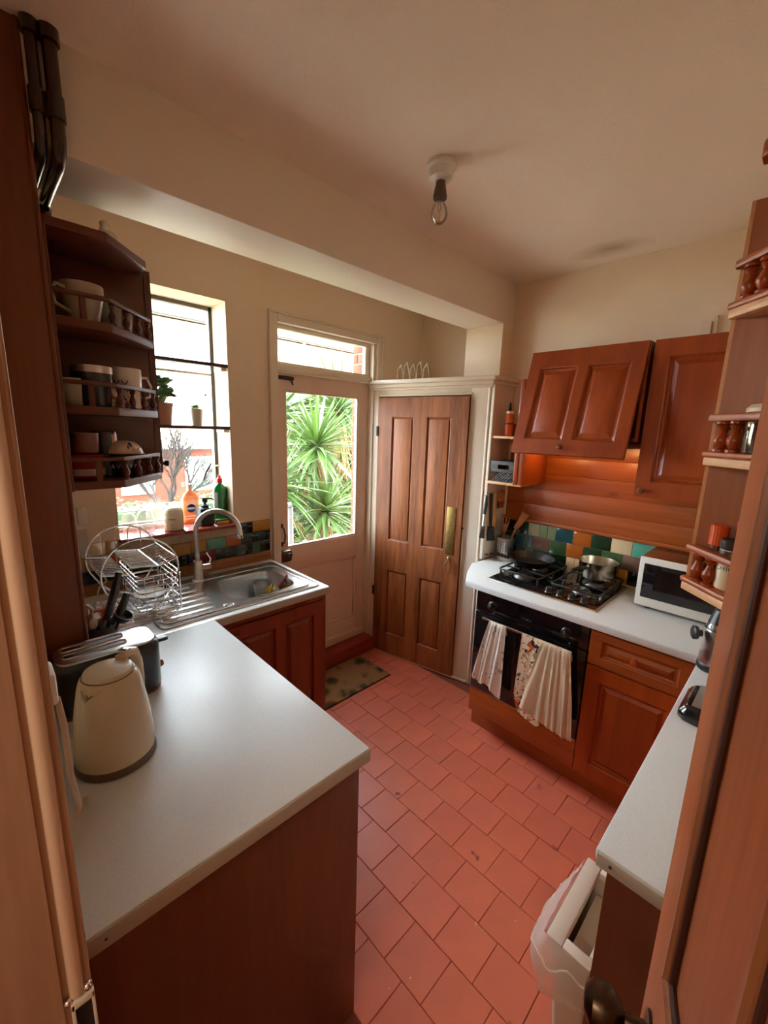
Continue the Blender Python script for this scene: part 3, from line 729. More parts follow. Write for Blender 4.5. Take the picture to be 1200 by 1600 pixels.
def wall_cabinets():
    # extractor cabinet with its tilted canopy door
    t = thing('extractor_cabinet', 'pine extractor cabinet with canopy door tilted open over the hob', 'cabinet', (2.3, .85, 1.68))
    obj('carcass', G().box(2.212, .58, 1.70, XH - .016, 1.128, 1.716).box(2.212, .58, 2.13, XH - .002, 1.128, 2.146).box(2.212, 1.110, 1.716, XH - .002, 1.128, 2.13).box(2.212, .58, 1.716, XH - .002, .596, 2.13).box(XH - .018, .596, 1.716, XH - .004, 1.11, 2.13), PINE, t)
    obj('extractor_tray', G().box(2.12, .60, 1.668, XH - .02, 1.10, 1.698), BLACKM, t, bevel=.006)
    top, bot = Vector((2.20, 1.118, 2.146)), Vector((2.045, 1.128, 1.627))
    W = (top - bot); h = W.length; W.normalize(); W = Vector((W.x, 0, W.z)).normalized()
    V = Vector((-W.z, 0, W.x)); M = frame_mat(bot - V * .02, -UY, V, W)
    d = panelled(t, M, .545, h, .022, [(.058, .255, .075, .455), (.30, .492, .075, .455)], PINE, bevel=.002, lip=.016, depth=.016, field=.024)
    obj('knob', knob_geo(bot + Vector((.006, -.262, .034)) + V * .002, V), plain('brown_knob', C(104, 52, 24), .35), d)
    st = obj('hood_lamp', G().box(2.30, .69, 1.6635, 2.36, 1.0, 1.6685), plain('frosted_lamp_cover', C(240, 220, 190), .5), t)
    # the lamp itself, under the tray
    for y in (.70, 1.02):
        l = bpy.data.lights.new('hood_bulb', 'POINT'); l.energy = .4; l.color = (1, .62, .24); l.shadow_soft_size = .02
        o = bpy.data.objects.new('hood_bulb', l); COL.objects.link(o); o.location = (2.34, y, 1.645)
    # tall cabinet
    t = thing('tall_wall_cabinet', 'tall pine wall cabinet with one panelled door beside the extractor', 'cabinet', (2.36, .2, 1.45))
    obj('carcass', G().box(2.221, -.165, 1.452, XH - .002, .562, 2.144), PINE, t)
    M = frame_mat(Vector((2.221, .562, 1.452)), -UY, -UX, UZ)
    d = panelled(t, M, .40, .693, .021, [(.058, .345, .072, .622)], PINE, lip=.016, depth=.016, field=.024)
    M = frame_mat(Vector((2.221, .160, 1.452)), -UY, -UX, UZ)
    panelled(t, M, .32, .693, .021, [(.058, .262, .072, .622)], PINE, lip=.016, depth=.016, field=.024)
    obj('knob', knob_geo((2.199, .545 - .012, 1.482), -UX), plain('brown_knob', C(104, 52, 24), .35), d)
    # open side shelves between larder and extractor
    t = thing('side_shelf_unit', 'pine side panel with two small shelves next to the larder', 'shelf unit', (2.4, 1.29, 1.43))
    obj('side_panel', G().box(2.222, 1.135, 1.432, XH - .016, 1.170, 2.02), PINE, t, bevel=.002, label='pine panel lit orange by the hood lamp')
    obj('front_edge', G().box(2.218, 1.170, 1.432, 2.235, 1.195, 2.02), PINE, t, bevel=.002)
    obj('shelf', G().box(2.285, 1.172, 1.414, XH - .016, 1.404, 1.430), LIGHTPINE, t, bevel=.002)
    obj('shelf', G().box(2.305, 1.172, 1.692, XH - .016, 1.404, 1.706), LIGHTPINE, t, bevel=.002)
    # mug cabinet on the left
    t = thing('mug_side_cabinet', 'brown wall cabinet seen end on beside the window', 'cabinet', (.34, 1.85, 1.525))
    obj('side_panel', G().box(.19, 1.694, 1.540, .482, 1.712, 2.226), SHELFW, t, bevel=.001)
    obj('carcass', G().box(.19, 1.713, 1.54, .480, 2.0, 2.226), SHELFW, t)
    M = frame_mat(Vector((.484, 1.694, 1.538)), UY, UX, UZ)
    d = panelled(t, M, .306, .69, .02, [(.06, .246, .07, .62)], SHELFW)
    obj('knob', knob_geo((.505, 1.715, 1.572), UX, .013), plain('dark_knob', C(50, 28, 20), .4), d)
wall_cabinets()

def spindle(c, h, r=.011):
    return G().lathe([(r * .9, 0), (r * .9, h * .08), (r * .5, h * .12), (r * .72, h * .19), (r, h * .34), (r * .95, h * .44), (r * .62, h * .58), (r * .42, h * .70), (r * .62, h * .79), (r * .84, h * .85), (r * .5, h * .90), (r * .9, h * .93), (r * .9, h)], c, 12)
def mug_shelves():
    t = thing('mug_shelf', 'brown corner shelf unit with turned rails full of mugs', 'shelf unit', (.3, 1.58, 1.52))
    def plan(o=0.0): return [(.186, 1.462 - o), (.325 + o * .4, 1.462 - o), (.486 + o, 1.648 - o * .4), (.486 + o, 1.692), (.186, 1.692)]
    obj('back_board', G().box(.186, 1.464, 1.525, .197, 1.692, 2.226), SHELFW, t)
    obj('corner_post', G().box(.185, 1.452, 1.52, .197, 1.466, 2.23), SHELFW, t, bevel=.003)
    for z in (1.522, 1.738, 1.971):
        s = obj('shelf', G().prism(plan(), z, z + .024), SHELFW, t, bevel=.003)
        zt = z + .024; hh = .058
        pts = [(.262, 1.47), (.335, 1.484), (.383, 1.538), (.43, 1.594), (.473, 1.65)]
        for p in pts:
            if p[0] < .3: obj('spindle', G().box(p[0] - .007, p[1] - .006, zt, p[0] + .007, p[1] + .006, zt + hh), SHELFW, s)
            else: obj('spindle', spindle((p[0], p[1], zt), hh), SHELFW, s)
        r = G().prism([(.197, 1.462), (.327, 1.462), (.484, 1.645), (.474, 1.654), (.322, 1.476), (.197, 1.476)], zt + hh, zt + hh + .012)
        obj('rail', r, SHELFW, s, bevel=.003)
    obj('top_board', G().prism([(.186, 1.452), (.33, 1.452), (.468, 1.60), (.468, 1.692), (.186, 1.692)], 2.206, 2.230), SHELFW, t, bevel=.004)
    # spice shelf by the door: same pattern on the narrow side
    t = thing('spice_shelf', 'pine corner shelf unit with turned rails behind the open door', 'shelf unit', (.9, 0, 1.44))
    bx = .945
    obj('side_board', G().box(bx, -.165, 1.45, bx + .016, .131, 2.10), wood('brown_side_board', C(150, 88, 52), C(170, 104, 64), 'z', .45), t)
    obj('board_edge', G().box(bx - .001, .128, 1.45, bx + .016, .1335, 2.10), LIGHTPINE, t)
    obj('top_board', G().prism([(bx + .016, .131), (bx - .012, .131), (bx - .20, -.05), (bx - .20, -.165), (bx + .016, -.165)], 2.154, 2.180), PINE, t, bevel=.004)
    def poly(o=0): return [(bx, .137 + o), (bx - .012, .137 + o), (bx - .20 - o, -.046), (bx - .20 - o, -.165), (bx, -.165)]
    for z in (1.443, 1.676, 1.921):
        s = obj('shelf', G().prism(poly(), z, z + .0145), LIGHTPINE, t, bevel=.002)
        obj('shelf_moulding', G().prism(poly(.004), z + .0145, z + .025), PINEB, s, bevel=.004)
        zt = z + .025; hh = .051
        for q in (.08, .19, .50, .80):
            obj('spindle', spindle((bx - .006 - .188 * q, .130 - .183 * q, zt), hh, .0115), PINE, s)
        a, b = (bx - .006, .139), (bx - .20, -.05)
        obj('rail', G().prism([a, (a[0] - .012, a[1]), (b[0] - .010, b[1] + .006), b, (b[0] + .014, b[1] - .012), (a[0], a[1] - .022)], zt + hh, zt + hh + .012), PINEB, s, bevel=.003)
mug_shelves()

# ------------------------------------------------------------------ sink and things by the window
def sink():
    t = thing('sink', 'stainless steel sink with drainer set in the white worktop', 'sink', (.84, 1.95, WT))
    o = rr(.457, 1.695, 1.228, 2.206, .03, 5); z = WT
    hole = rr(.802, 1.782, 1.152, 2.096, .085, 5)
    def ring(p, zz): return [(x, y, zz) for x, y in p]
    def sc(p, k, cx=.977, cy=1.939): return [(cx + (x - cx) * k, cy + (y - cy) * k) for x, y in p]
    g = G().loft([ring(o, z + .0005), ring(o, z + .005), ring([(x + (.842 - x) * .012, y + (1.95 - y) * .015) for x, y in o], z + .007), ring([(x + (.842 - x) * .03, y + (1.95 - y) * .045) for x, y in o], z + .003),
                  ring(sc(hole, 1.05), z + .003), ring(sc(hole, 1.0), z + .001), ring(sc(hole, .965), z - .03), ring(sc(hole, .92), z - .14), ring(sc(hole, .84), z - .153)], False, True)
    obj('basin', g, plain('sink_steel', (.56, .54, .51, 1), .26, 1.0, bump=.03, bscale=120), t, sharp=40)
    for i in range(6):
        y = 1.775 + i * .062
        obj('drainer_ridge', G().box(.49, y, z + .002, .735 - .03 * abs(i - 2.5) / 2.5, y + .028, z + .0065), STEEL, t, bevel=.002)
    obj('rim_bead', G().tube([(x, y, z + .004) for x, y in rr(.478, 1.735, 1.196, 2.14, .04, 5)], .0035, 6, closed=True), STEEL, t)
    obj('popup_knob', G().lathe([(.024, 0), (.024, .004), (.020, .007), (.004, .008)], (.760, 1.764, z + .003), 20), CHROME, t)
    obj('waste', G().lathe([(.04, 0), (.036, .003), (.02, .001)], (.97, 1.98, z - .154), 20), CHROME, t)
    # mixer tap
    t = thing('mixer_tap', 'tall brushed swan neck mixer tap behind the sink', 'tap', (.774, 2.155, WT))
    b = Vector((.774, 2.155, 0)); e = Vector((.938, 2.0, 0)); d = (e - b); R = d.length / 2; d.normalize()
    obj('body', G().lathe([(.030, .004), (.030, .010), (.0235, .014), (.0235, .108), (.021, .114)], (b.x, b.y, WT), 20), STEEL, t)
    path = [b + UZ * (WT + .112), b + UZ * 1.10] + arc(b + d * R + UZ * 1.178, R, 180, 0, 14, d, UZ)[0:] + [e + UZ * 1.165]
    obj('spout', G().tube(path, .0125, 14), STEEL, t)
    obj('spout_tip', G().cyl(e + UZ * 1.150, e + UZ * 1.168, .0145, n=14), CHROME, t)
    s = Vector((.90, -.43, 0)).normalized()
    lv = obj('lever', G().cyl(b + UZ * .985, b + s * .066 + UZ * .992, .015, n=16), STEEL, t)
    obj('lever_arm', G().tube([b + s * .055 + UZ * .995, b + s * .064 + UZ * 1.03, b + s * .045 + UZ * 1.065], [.005, .0045, .004]), CHROME, lv)
    # things in the bowl
    t = thing('drinking_glass', 'clear tumbler standing in the steel sink', 'glass', (1.055, 2.022, .757))
    obj('tumbler', G().lathe([(.026, .002), (.028, .006), (.038, .115), (.0365, .115), (.026, .010), (.004, .009)], (1.055, 2.022, .757), 24), film('wet_glass', C(226, 230, 228), .38), t)
    peel = plain('yellow_peel', C(214, 178, 58), .5, vary=.2, vscale=40)
    t = thing('banana_peel', 'yellow banana peel lying in the steel sink', 'food', (1.10, 1.975, .757))
    hub = Vector((1.096, 1.965, .848))
    for k, a in enumerate((10, 70, 150, 215, 290)):
        dv = Vector((math.cos(math.radians(a)), math.sin(math.radians(a)), 0))
        pth = [hub, hub + dv * .018 + UZ * .008, hub + dv * .034 - UZ * .02, hub + dv * .040 - UZ * .055, hub + dv * .042 - UZ * .088]
        obj('peel_strip', G().tube(pth, [.006, .010, .011, .009, .003], 6).map(lambda x, y, z: (x, y, z)), peel, t)
    obj('peel_stem', G().tube([hub, hub + Vector((.004, .004, .022))], [.006, .004]), plain('peel_stem', C(96, 78, 36), .6), t)
    t = thing('washing_up_brush', 'crimson handled brush leaning in the sink corner', 'brush', (1.12, 1.95, .80))
    obj('handle', G().tube([(1.112, 1.930, .862), (1.13, 1.928, .882), (1.166, 1.924, .922)], [.006, .0075, .006]), plain('crimson_plastic', C(176, 26, 52), .3), t)
    obj('brush_head', G().ball((1.100, 1.932, .848), .018, .018, .013), plain('pale_bristle', C(206, 200, 180), .9), t)
sink()

def rack():
    t = thing('dish_rack', 'chrome wire dish rack with round end loops on the drainer', 'dish rack', (.43, 1.95, WT))
    x0, x1, ya, yb = .335, .60, 1.80, 2.09; DX = -.045; DZ = .048
    SH = lambda x, y, z: (x + DX, y, z + DZ * min(1, max(0, (z - .935) / .06)))
    _obj = globals()['obj']
    def obj(name, g, m, parent=None, **k): return _obj(name, g.map(SH), m, parent, **k)
    def loop(y, cx, r=.138, cz=1.085): return [(cx + r * math.cos(2 * PI * k / 30), y, cz + r * math.sin(2 * PI * k / 30)) for k in range(30)]
    obj('end_loop', G().tube(loop(ya, .475), .0035, 6, closed=True), WIRE, t)
    obj('end_loop', G().tube(loop(yb, .475), .0035, 6, closed=True), WIRE, t)
    # upper plate trays: two wire banks with a gap
    def bank(xa, xb, z0, z1, n, name):
        f = obj(name, G().tube([(xa, ya, z0), (xb, ya, z1), (xb, yb, z1), (xa, yb, z0)], .0032, 6, closed=True), WIRE, t)
        g = G()
        for i in range(1, n):
            y = ya + (yb - ya) * i / n; g.cyl((xa, y, z0), (xb, y, z1), .0022, n=6)
        o = obj('tray_wires', g, WIRE, f); o['kind'] = 'stuff'
    bank(.335, .425, 1.10, 1.085, 12, 'upper_tray'); bank(.435, .535, 1.115, 1.10, 12, 'upper_tray'); bank(.54, .612, 1.10, 1.12, 12, 'upper_tray')
    # stacked side hoops
    for i in range(6):
        z = 1.062 - i * .023
        k = rr(.455 + .002 * i, ya - .004, .614 - .001 * i, yb + .004, .025, 3)
        obj('hoop', G().tube([(x, y, z) for x, y in k], .0028, 6, closed=True), WIRE, t)
    g = G()
    for i in range(7):
        y = ya + .02 + i * .042
        g.tube([(.46, y, 1.065), (.462, y, .95), (.60, y, .945), (.612, y, 1.065)], .0018, 5)
    for i in range(4): g.tube([(.48 + i * .034, ya - .004, 1.06), (.482 + i * .034, ya - .004, .94)], .0018, 5)
    o = obj('basket_wires', g, WIRE, t); o['kind'] = 'stuff'
    # low base grid and feet
    k = rr(.345, ya - .02, .60, yb + .01, .03, 3)
    fr = obj('base_ring', G().tube([(x, y, .934) for x, y in k], .0032, 6, closed=True), WIRE, t)
    g = G()
    for i in range(1, 16): g.cyl((.345, ya - .02 + i * .0195, .934), (.60, ya - .02 + i * .0195, .934), .0017, n=5)
    for i in range(1, 9): g.cyl((.345 + i * .0284, ya - .02, .934), (.345 + i * .0284, yb + .01, .934), .0017, n=5)
    o = obj('base_grid', g, WIRE, fr); o['kind'] = 'stuff'
    for y in (ya - .012, yb):
        obj('foot', G().tube([(.36, y, .94), (.38, y - .01, WT + .010), (.56, y - .01, WT + .010), (.61, y, .945), (.612, y, 1.06)], .0035, 6), WIRE, t)
    # upright wires on the far loop
    for i in range(4):
        x = .40 + i * .05
        obj('upright', G().tube([(x, yb, 1.05), (x, yb, 1.20), (x + .012, yb - .002, 1.215), (x + .03, yb, 1.21)], .0019, 5), WIRE, t)
    # a plate left to dry
    t = thing('side_plate', 'pale plate lying flat in the lower tier of the wire rack', 'plate', (.49, 1.945, .995))
    obj('plate', G().lathe([(.03, 0), (.045, .003), (.064, .012), (.064, .014), (.044, .006), (.02, .004)], (.535, 1.945, .9505), 28), CERAMIC, t)
rack()

def counter_left():
    # pot of utensils behind the toaster
    t = thing('utensil_pot', 'dark pot of cutlery and tools behind the black toaster', 'utensil pot', (.245, 1.60, WT))
    obj('pot', G().lathe([(.045, 0), (.048, .004), (.050, .135), (.047, .135), (.044, .01), (.01, .008)], (.245, 1.60, WT), 20), plain('grey_stoneware', C(70, 62, 56), .5), t)
    def tool(name, label, parts, base):
        q = thing(name, label, 'utensil', base, 'tools in the dark utensil pot')
        for n, g, m in parts: obj(n, g, m, q)
    tool('kitchen_knife', 'large black handled knife leaning tallest in the utensil pot', [('handle', G().tube([(.258, 1.575, 1.065), (.292, 1.59, 1.15), (.312, 1.60, 1.215)], [.011, .014, .010], 10), BLACKP), ('blade', G().tube([(.225, 1.585, .93), (.258, 1.575, 1.068)], .005), STEEL)], (.25, 1.58, .93))
    tool('spatula', 'black handled spatula beside the knife in the utensil pot', [('handle', G().tube([(.27, 1.56, 1.05), (.305, 1.565, 1.10), (.325, 1.57, 1.145)], [.010, .014, .011], 10), BLACKP), ('stem', G().tube([(.24, 1.60, .93), (.27, 1.56, 1.052)], .004), STEEL)], (.26, 1.57, .93))
    tool('measuring_scoop', 'black scoop with grey rim at the edge of the utensil pot', [('bowl', G().lathe([(.004, -.02), (.022, -.012), (.030, .006), (.031, .012), (.028, .012), (.018, -.006)], (.300, 1.55, 1.072), 14, axis=(.4, -.3, .8)), BLACKM), ('handle', G().tube([(.292, 1.556, 1.06), (.25, 1.60, .94)], .005), BLACKP)], (.28, 1.57, .93))
    org = plain('orange_scissor_handle', C(206, 96, 48), .4)
    tool('scissors', 'orange handled scissors standing in the utensil pot', [('handle_loop', G().tube([(.235 + .019 * math.cos(a), 1.58, 1.085 + .017 * math.sin(a)) for a in [k * PI / 7 for k in range(14)]], .005, 6, closed=True), org), ('handle_loop', G().tube([(.268 + .015 * math.cos(a), 1.60, 1.08 + .016 * math.sin(a)) for a in [k * PI / 7 for k in range(14)]], .005, 6, closed=True), org), ('blades', G().box(.24, 1.585, .93, .258, 1.59, 1.07), STEEL)], (.25, 1.59, .93))
    tool('table_spoon', 'steel spoon with pale bowl standing left in the utensil pot', [('spoon_bowl', G().ball((.222, 1.575, 1.062), .013, .006, .02), CERAMIC), ('stem', G().cyl((.235, 1.60, .93), (.224, 1.577, 1.05), .003), STEEL)], (.23, 1.59, .93))
    tool('ladle', 'steel ladle handle hooked over the utensil pot rim', [('stem', G().tube([(.226, 1.62, .93), (.21, 1.60, 1.10), (.213, 1.588, 1.125), (.222, 1.58, 1.11), (.221, 1.578, 1.07)], .0055, 8), STEEL)], (.22, 1.6, .93))
    # toaster
    t = thing('toaster', 'long black toaster with steel top beside the cream kettle', 'toaster', (.216, 1.362, WT))
    x0, x1, y0, y1 = .084, .348, 1.292, 1.438
    def lift(p, z): return [(x, y, z) for x, y in p]
    g = G().loft([lift(rr(x0 + .004, y0 + .004, x1 - .004, y1 - .004, .044), WT + .012), lift(rr(x0, y0, x1, y1, .046), WT + .02), lift(rr(x0, y0, x1, y1, .046), WT + .145), lift(rr(x0 + .003, y0 + .003, x1 - .003, y1 - .003, .045), WT + .157), lift(rr(x0 + .010, y0 + .010, x1 - .010, y1 - .010, .04), WT + .163)])
    obj('body', g, plain('black_enamel', (.010, .012, .012, 1), .3, coat=.2), t, sharp=50)
    obj('top_plate', G().loft([lift(rr(x0 + .010, y0 + .010, x1 - .010, y1 - .010, .038), WT + .162), lift(rr(x0 + .011, y0 + .011, x1 - .011, y1 - .011, .038), WT + .168), lift(rr(x0 + .02, y0 + .02, x1 - .02, y1 - .02, .03), WT + .170)]), STEEL, t, sharp=50)
    for y in (1.332, 1.378):
        s = obj('slot', G().box(x0 + .030, y, WT + .150, x1 - .085, y + .024, WT + .1712), BLACKM, t, bevel=.001)
        obj('slot_rim', G().tube([(a, b, WT + .1715) for a, b in rr(x0 + .029, y - .001, x1 - .084, y + .025, .008, 3)], .0022, 6, closed=True), CHROME, s)
    obj('base_trim', G().loft([lift(rr(x0 + .003, y0 + .003, x1 - .003, y1 - .003, .044), WT + .002), lift(rr(x0 + .001, y0 + .001, x1 - .001, y1 - .001, .045), WT + .012)]), plain('copper_trim', C(150, 92, 70), .3, .9), t)
    obj('lever', G().box(x1 - .006, 1.352, WT + .128, x1 + .034, 1.378, WT + .140), BLACKP, t, bevel=.005)
    obj('browning_knob', G().lathe([(.012, 0), (.012, .006), (.009, .014), (.003, .016)], (x1 - .002, 1.35, WT + .06), 14, axis=(1, 0, 0)), plain('copper_trim', C(150, 92, 70), .3, .9), t)
    # kettle
    c = (.171, 1.085)
    t = thing('kettle', 'cream enamel kettle on its grey power base', 'kettle', (c[0], c[1], WT))
    n = 48; th0 = math.radians(226)
    prof = [(.0835, .022), (.0850, .03), (.0838, .06), (.0795, .11), (.0725, .16), (.0655, .20), (.062, .214), (.058, .224), (.0525, .229)]
    rings = []
    for r, h in prof:
        rg = []
        for i in range(n):
            a = 2 * PI * i / n; d = abs((a - th0 + PI) % (2 * PI) - PI)
            k = max(0, 1 - d / .42) * max(0, min(1, (h - .135) / .07)) * (1 if h < .212 else (.75 if h < .220 else .1))
            rg.append((c[0] + (r + .017 * k) * math.cos(a), c[1] + (r + .017 * k) * math.sin(a), WT + h - .010 * k * (h > .21)))
        rings.append(rg)
    obj('body', G().loft(rings), CREAMK, t, sharp=60)
    # pouring mouth: flat sheet with the opening's shade in its colour, framed by the lip
    sd = Vector((math.cos(th0), math.sin(th0), 0)); sn = Vector((-sd.y, sd.x, 0)); cc = Vector((c[0], c[1], WT))
    lipm = [cc + sd * .0735 + sn * k + UZ * (.203 - abs(k) * .12) for k in (-.024, -.012, 0, .012, .024)]
    obj('spout_lip', G().tube([cc + sd * .060 + sn * .024 + UZ * .217, cc + sd * .0735 + sn * .012 + UZ * .210, cc + sd * .0815 + UZ * .2035, cc + sd * .0735 - sn * .012 + UZ * .210, cc + sd * .060 - sn * .024 + UZ * .217], .0022, 8), CREAMK, t)
    obj('spout_mouth', G().loft([[cc + sd * .054 + sn * .018 + UZ * .2215, cc + sd * .054 - sn * .018 + UZ * .2215, cc + sd * .079 + UZ * .2055]], False, True), plain('kettle_mouth_shade', C(120, 100, 76), .6), t, thick=.001)
    obj('power_base', G().lathe([(.083, .001), (.086, .004), (.086, .012), (.083, .021), (.06, .023)], (c[0], c[1], WT), 40), plain('taupe_plastic', C(92, 78, 66), .45), t)
    ld = obj('lid', G().lathe([(.052, .226), (.0525, .231), (.050, .236), (.030, .2385), (.002, .239)], (c[0], c[1], WT), 40), CREAMK, t, sharp=50)
    obj('lid_seam', G().tube([(c[0] + .0535 * math.cos(k * PI / 18), c[1] + .0535 * math.sin(k * PI / 18), WT + .2275) for k in range(36)], .0016, 6, closed=True), plain('taupe_plastic', C(92, 78, 66), .45), ld)
    hd = Vector((math.cos(math.radians(44)), math.sin(math.radians(44)), 0)); sd2 = Vector((-hd.y, hd.x, 0))
    path = [cc + hd * .045 + UZ * .238, cc + hd * .072 + UZ * .240, cc + hd * .094 + UZ * .230, cc + hd * .105 + UZ * .20, cc + hd * .108 + UZ * .15, cc + hd * .104 + UZ * .10, cc + hd * .088 + UZ * .075]
    rings = []
    for i, p in enumerate(path):
        q = (path[min(i + 1, 6)] - path[max(i - 1, 0)]).normalized(); nn = q.cross(sd2).normalized()
        rings.append([p + sd2 * a * .013 + nn * b * .010 for a, b in ((1, .5), (.6, 1), (-.6, 1), (-1, .5), (-1, -.5), (-.6, -1), (.6, -1), (1, -.5))])
    h = obj('handle', G().loft(rings), CREAMK, t, sharp=60)
    obj('lid_button', G().box(-.010, -.011, 0, .010, .011, .008).xf(Matrix.Translation(cc + hd * .060 + UZ * .2465) @ Matrix.Rotation(math.radians(44), 4, 'Z')), CHROME, h, bevel=.003)
    # plug and flex on the left wall
    t = thing('wall_plug', 'white plug on the wall socket with hanging flex', 'plug', (.05, .76, 1.30))
    obj('plug_body', G().box(.034, .745, 1.292, .052, .80, 1.345), WHITEP, t, bevel=.006)
    obj('flex', G().tube([(.050, .755, 1.30), (.054, .75, 1.25), (.055, .77, 1.15), (.066, .82, 1.04), (.062, .87, .98), (.075, .93, .935), (.09, .985, WT + .006)], .0045, 8), plain('pale_flex', C(190, 172, 150), .5), t)
    t = thing('wall_socket', 'white double socket with charger beside the window reveal', 'socket', (.325, 2.262, 1.17))
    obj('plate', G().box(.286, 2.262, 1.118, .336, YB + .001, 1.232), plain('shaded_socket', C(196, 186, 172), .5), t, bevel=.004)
    pl = obj('charger', G().box(.30, 2.225, 1.262, .336, YB + .001, 1.335), WHITEP, t, bevel=.005)
    obj('lead', G().tube([(.327, 2.25, 1.12), (.335, 2.24, 1.06), (.372, 2.23, 1.02), (.382, 2.23, .985), (.352, 2.235, .955), (.342, 2.24, WT + .01)], .004, 8), WHITEP, t)
counter_left()

def window_things():
    # two narrow shelves across the window
    for z, lab in ((2.028, 'upper narrow shelf across the window with nothing on it'), (1.702, 'lower narrow shelf across the window with two plant pots')):
        t = thing('window_shelf', lab, 'shelf', (.75, 2.36, z))
        obj('board', G().box(.464, 2.292, z, 1.034, 2.44, z + .007), glass('shelf_glass', (.86, .84, .80, 1), .5), t)
        obj('front_lip', G().box(.464, 2.276, z - .006, 1.034, 2.293, z + .011), plain('dark_shelf_lip', C(78, 52, 40), .4), t, bevel=.002)
        obj('bracket', G().box(1.008, 2.30, z - .022, 1.035, 2.40, z - .001), WHITEP, t, bevel=.003)
    LEAF = plain('jade_leaf', C(62, 104, 36), .45, vary=.15, rnd=.15)
    def leaf_mesh(l, w):
        return G().loft([[(0, -w * a, 0), (0, w * a, 0)] if False else [(l * k, -w * a, .12 * l * math.sin(k * 3)), (l * k, 0, .12 * l * math.sin(k * 3) - w * .25 * a), (l * k, w * a, .12 * l * math.sin(k * 3))] for k, a in ((0, .12), (.3, .8), (.6, 1), (.85, .6), (1, .06))], False, False, closed=False)
    t = thing('jade_plant', 'green leafy plant in a terracotta pot on the lower window shelf', 'plant', (.715, 2.365, 1.711))
    obj('pot', G().lathe([(.040, .0), (.043, .004), (.052, .095), (.055, .097), (.055, .112), (.049, .112), (.046, .095), (.01, .09)], (.715, 2.365, 1.711), 22), plain('pale_terracotta', C(176, 128, 104), .7, vary=.05), t)
    proto = None; rn = random.Random(5)
    for i in range(34):
        a = rn.uniform(0, 2 * PI); e = rn.uniform(-.2, 1.2); h = rn.uniform(.10, .215)
        loc = (.012 * math.cos(a), .012 * math.sin(a), h); rot = (rn.uniform(-.4, .4), -e, a); s = rn.uniform(.8, 1.25)
        if proto is None: proto = obj('leaf', leaf_mesh(.062, .023).map(lambda x, y, z: (x + .715, y + 2.365, z + 1.711)), LEAF, t, thick=.002)
        o = proto if i == 0 else place(proto, t, loc, rot)
        o.location = loc; o.rotation_euler = rot; o.scale = (s, s, s)
    obj('stems', G().tube([(.715, 2.365, 1.80), (.712, 2.36, 1.92)], [.006, .003]).tube([(.72, 2.365, 1.80), (.74, 2.35, 1.90)], [.005, .002]).tube([(.71, 2.37, 1.80), (.69, 2.38, 1.89)], [.005, .002]), plain('plant_stem', C(92, 84, 44), .7), t)
    t = thing('succulent', 'tiny succulent in a white tapered pot on the lower window shelf', 'plant', (.888, 2.365, 1.711))
    obj('pot', G().lathe([(.024, 0), (.026, .003), (.036, .085), (.036, .088), (.032, .088), (.030, .078), (.005, .075)], (.888, 2.365, 1.711), 20), CERAMIC, t)
    proto = None
    for i in range(11):
        a = i * 2.4; loc = (-.004, 0, .084); rot = (0, -.25 - .09 * i, a)
        if proto is None: proto = obj('leaf', leaf_mesh(.034, .010).map(lambda x, y, z: (x + .888, y + 2.365, z + 1.711)), plain('grey_green_leaf', C(120, 140, 100), .5), t, thick=.003)
        o = proto if i == 0 else place(proto, t, loc, rot)
        o.location = loc; o.rotation_euler = rot
    obj('flower_stalk', G().tube([(.90, 2.36, 1.79), (.935, 2.37, 1.86), (.972, 2.38, 1.925)], [.002, .0018, .0015]).ball((.945, 2.372, 1.878), .006), plain('plant_stem', C(92, 84, 44), .7), t)
    # sill things
    s = 1.166
    t = thing('candle_jar', 'cream round shouldered jar candle on the red window sill', 'candle', (.722, 2.312, s))
    obj('jar', G().lathe([(.040, .0), (.046, .003), (.048, .015), (.048, .085), (.046, .108), (.038, .122), (.020, .128), (.002, .129)], (.722, 2.312, s), 28), plain('milky_wax_glass', C(236, 226, 200), .25, coat=.4), t, sharp=60)
    g = G()
    for z, w in ((.090, .012), (.066, .034), (.062, .034), (.034, .014)):
        a0 = math.radians(237)
        for k in range(4):
            a = a0 + (k - 1.5) * w / .048 / 4; b = a + w / .048 / 4
            p = [(.722 + .0483 * math.cos(q), 2.312 + .0483 * math.sin(q)) for q in (a, b)]
            g.add([(p[0][0], p[0][1], s + z), (p[1][0], p[1][1], s + z), (p[1][0], p[1][1], s + z + .0022), (p[0][0], p[0][1], s + z + .0022)], [(0, 1, 2, 3)])
    obj('printed_lines', g, plain('brown_print', C(150, 110, 80), .6), t)
    t = thing('soap_dispenser', 'square matt black pump soap dispenser on the sill', 'soap dispenser', (.895, 2.335, s))
    obj('bottle', G().box(.858, 2.30, s, .936, 2.372, s + .098), BLACKM, t, bevel=.006)
    pu = obj('pump', G().lathe([(.020, .097), (.020, .112), (.012, .114), (.008, .118), (.008, .128), (.015, .130), (.015, .152), (.012, .155)], (.897, 2.336, s), 16), BLACKM, t)
    obj('nozzle', G().tube([(.897, 2.336, s + .148), (.93, 2.33, s + .148), (.946, 2.328, s + .138)], [.005, .0045, .0035]), BLACKM, pu)
    GREEN = glass('green_soap', (.04, .50, .18, 1), .5)
    t = thing('washing_up_liquid', 'green washing up liquid bottle with red cap on the sill', 'bottle', (1.0, 2.37, s))
    def ov(z, rx, ry): return [(1.0 + rx * math.cos(2 * PI * i / 24), 2.37 + ry * math.sin(2 * PI * i / 24), s + z) for i in range(24)]
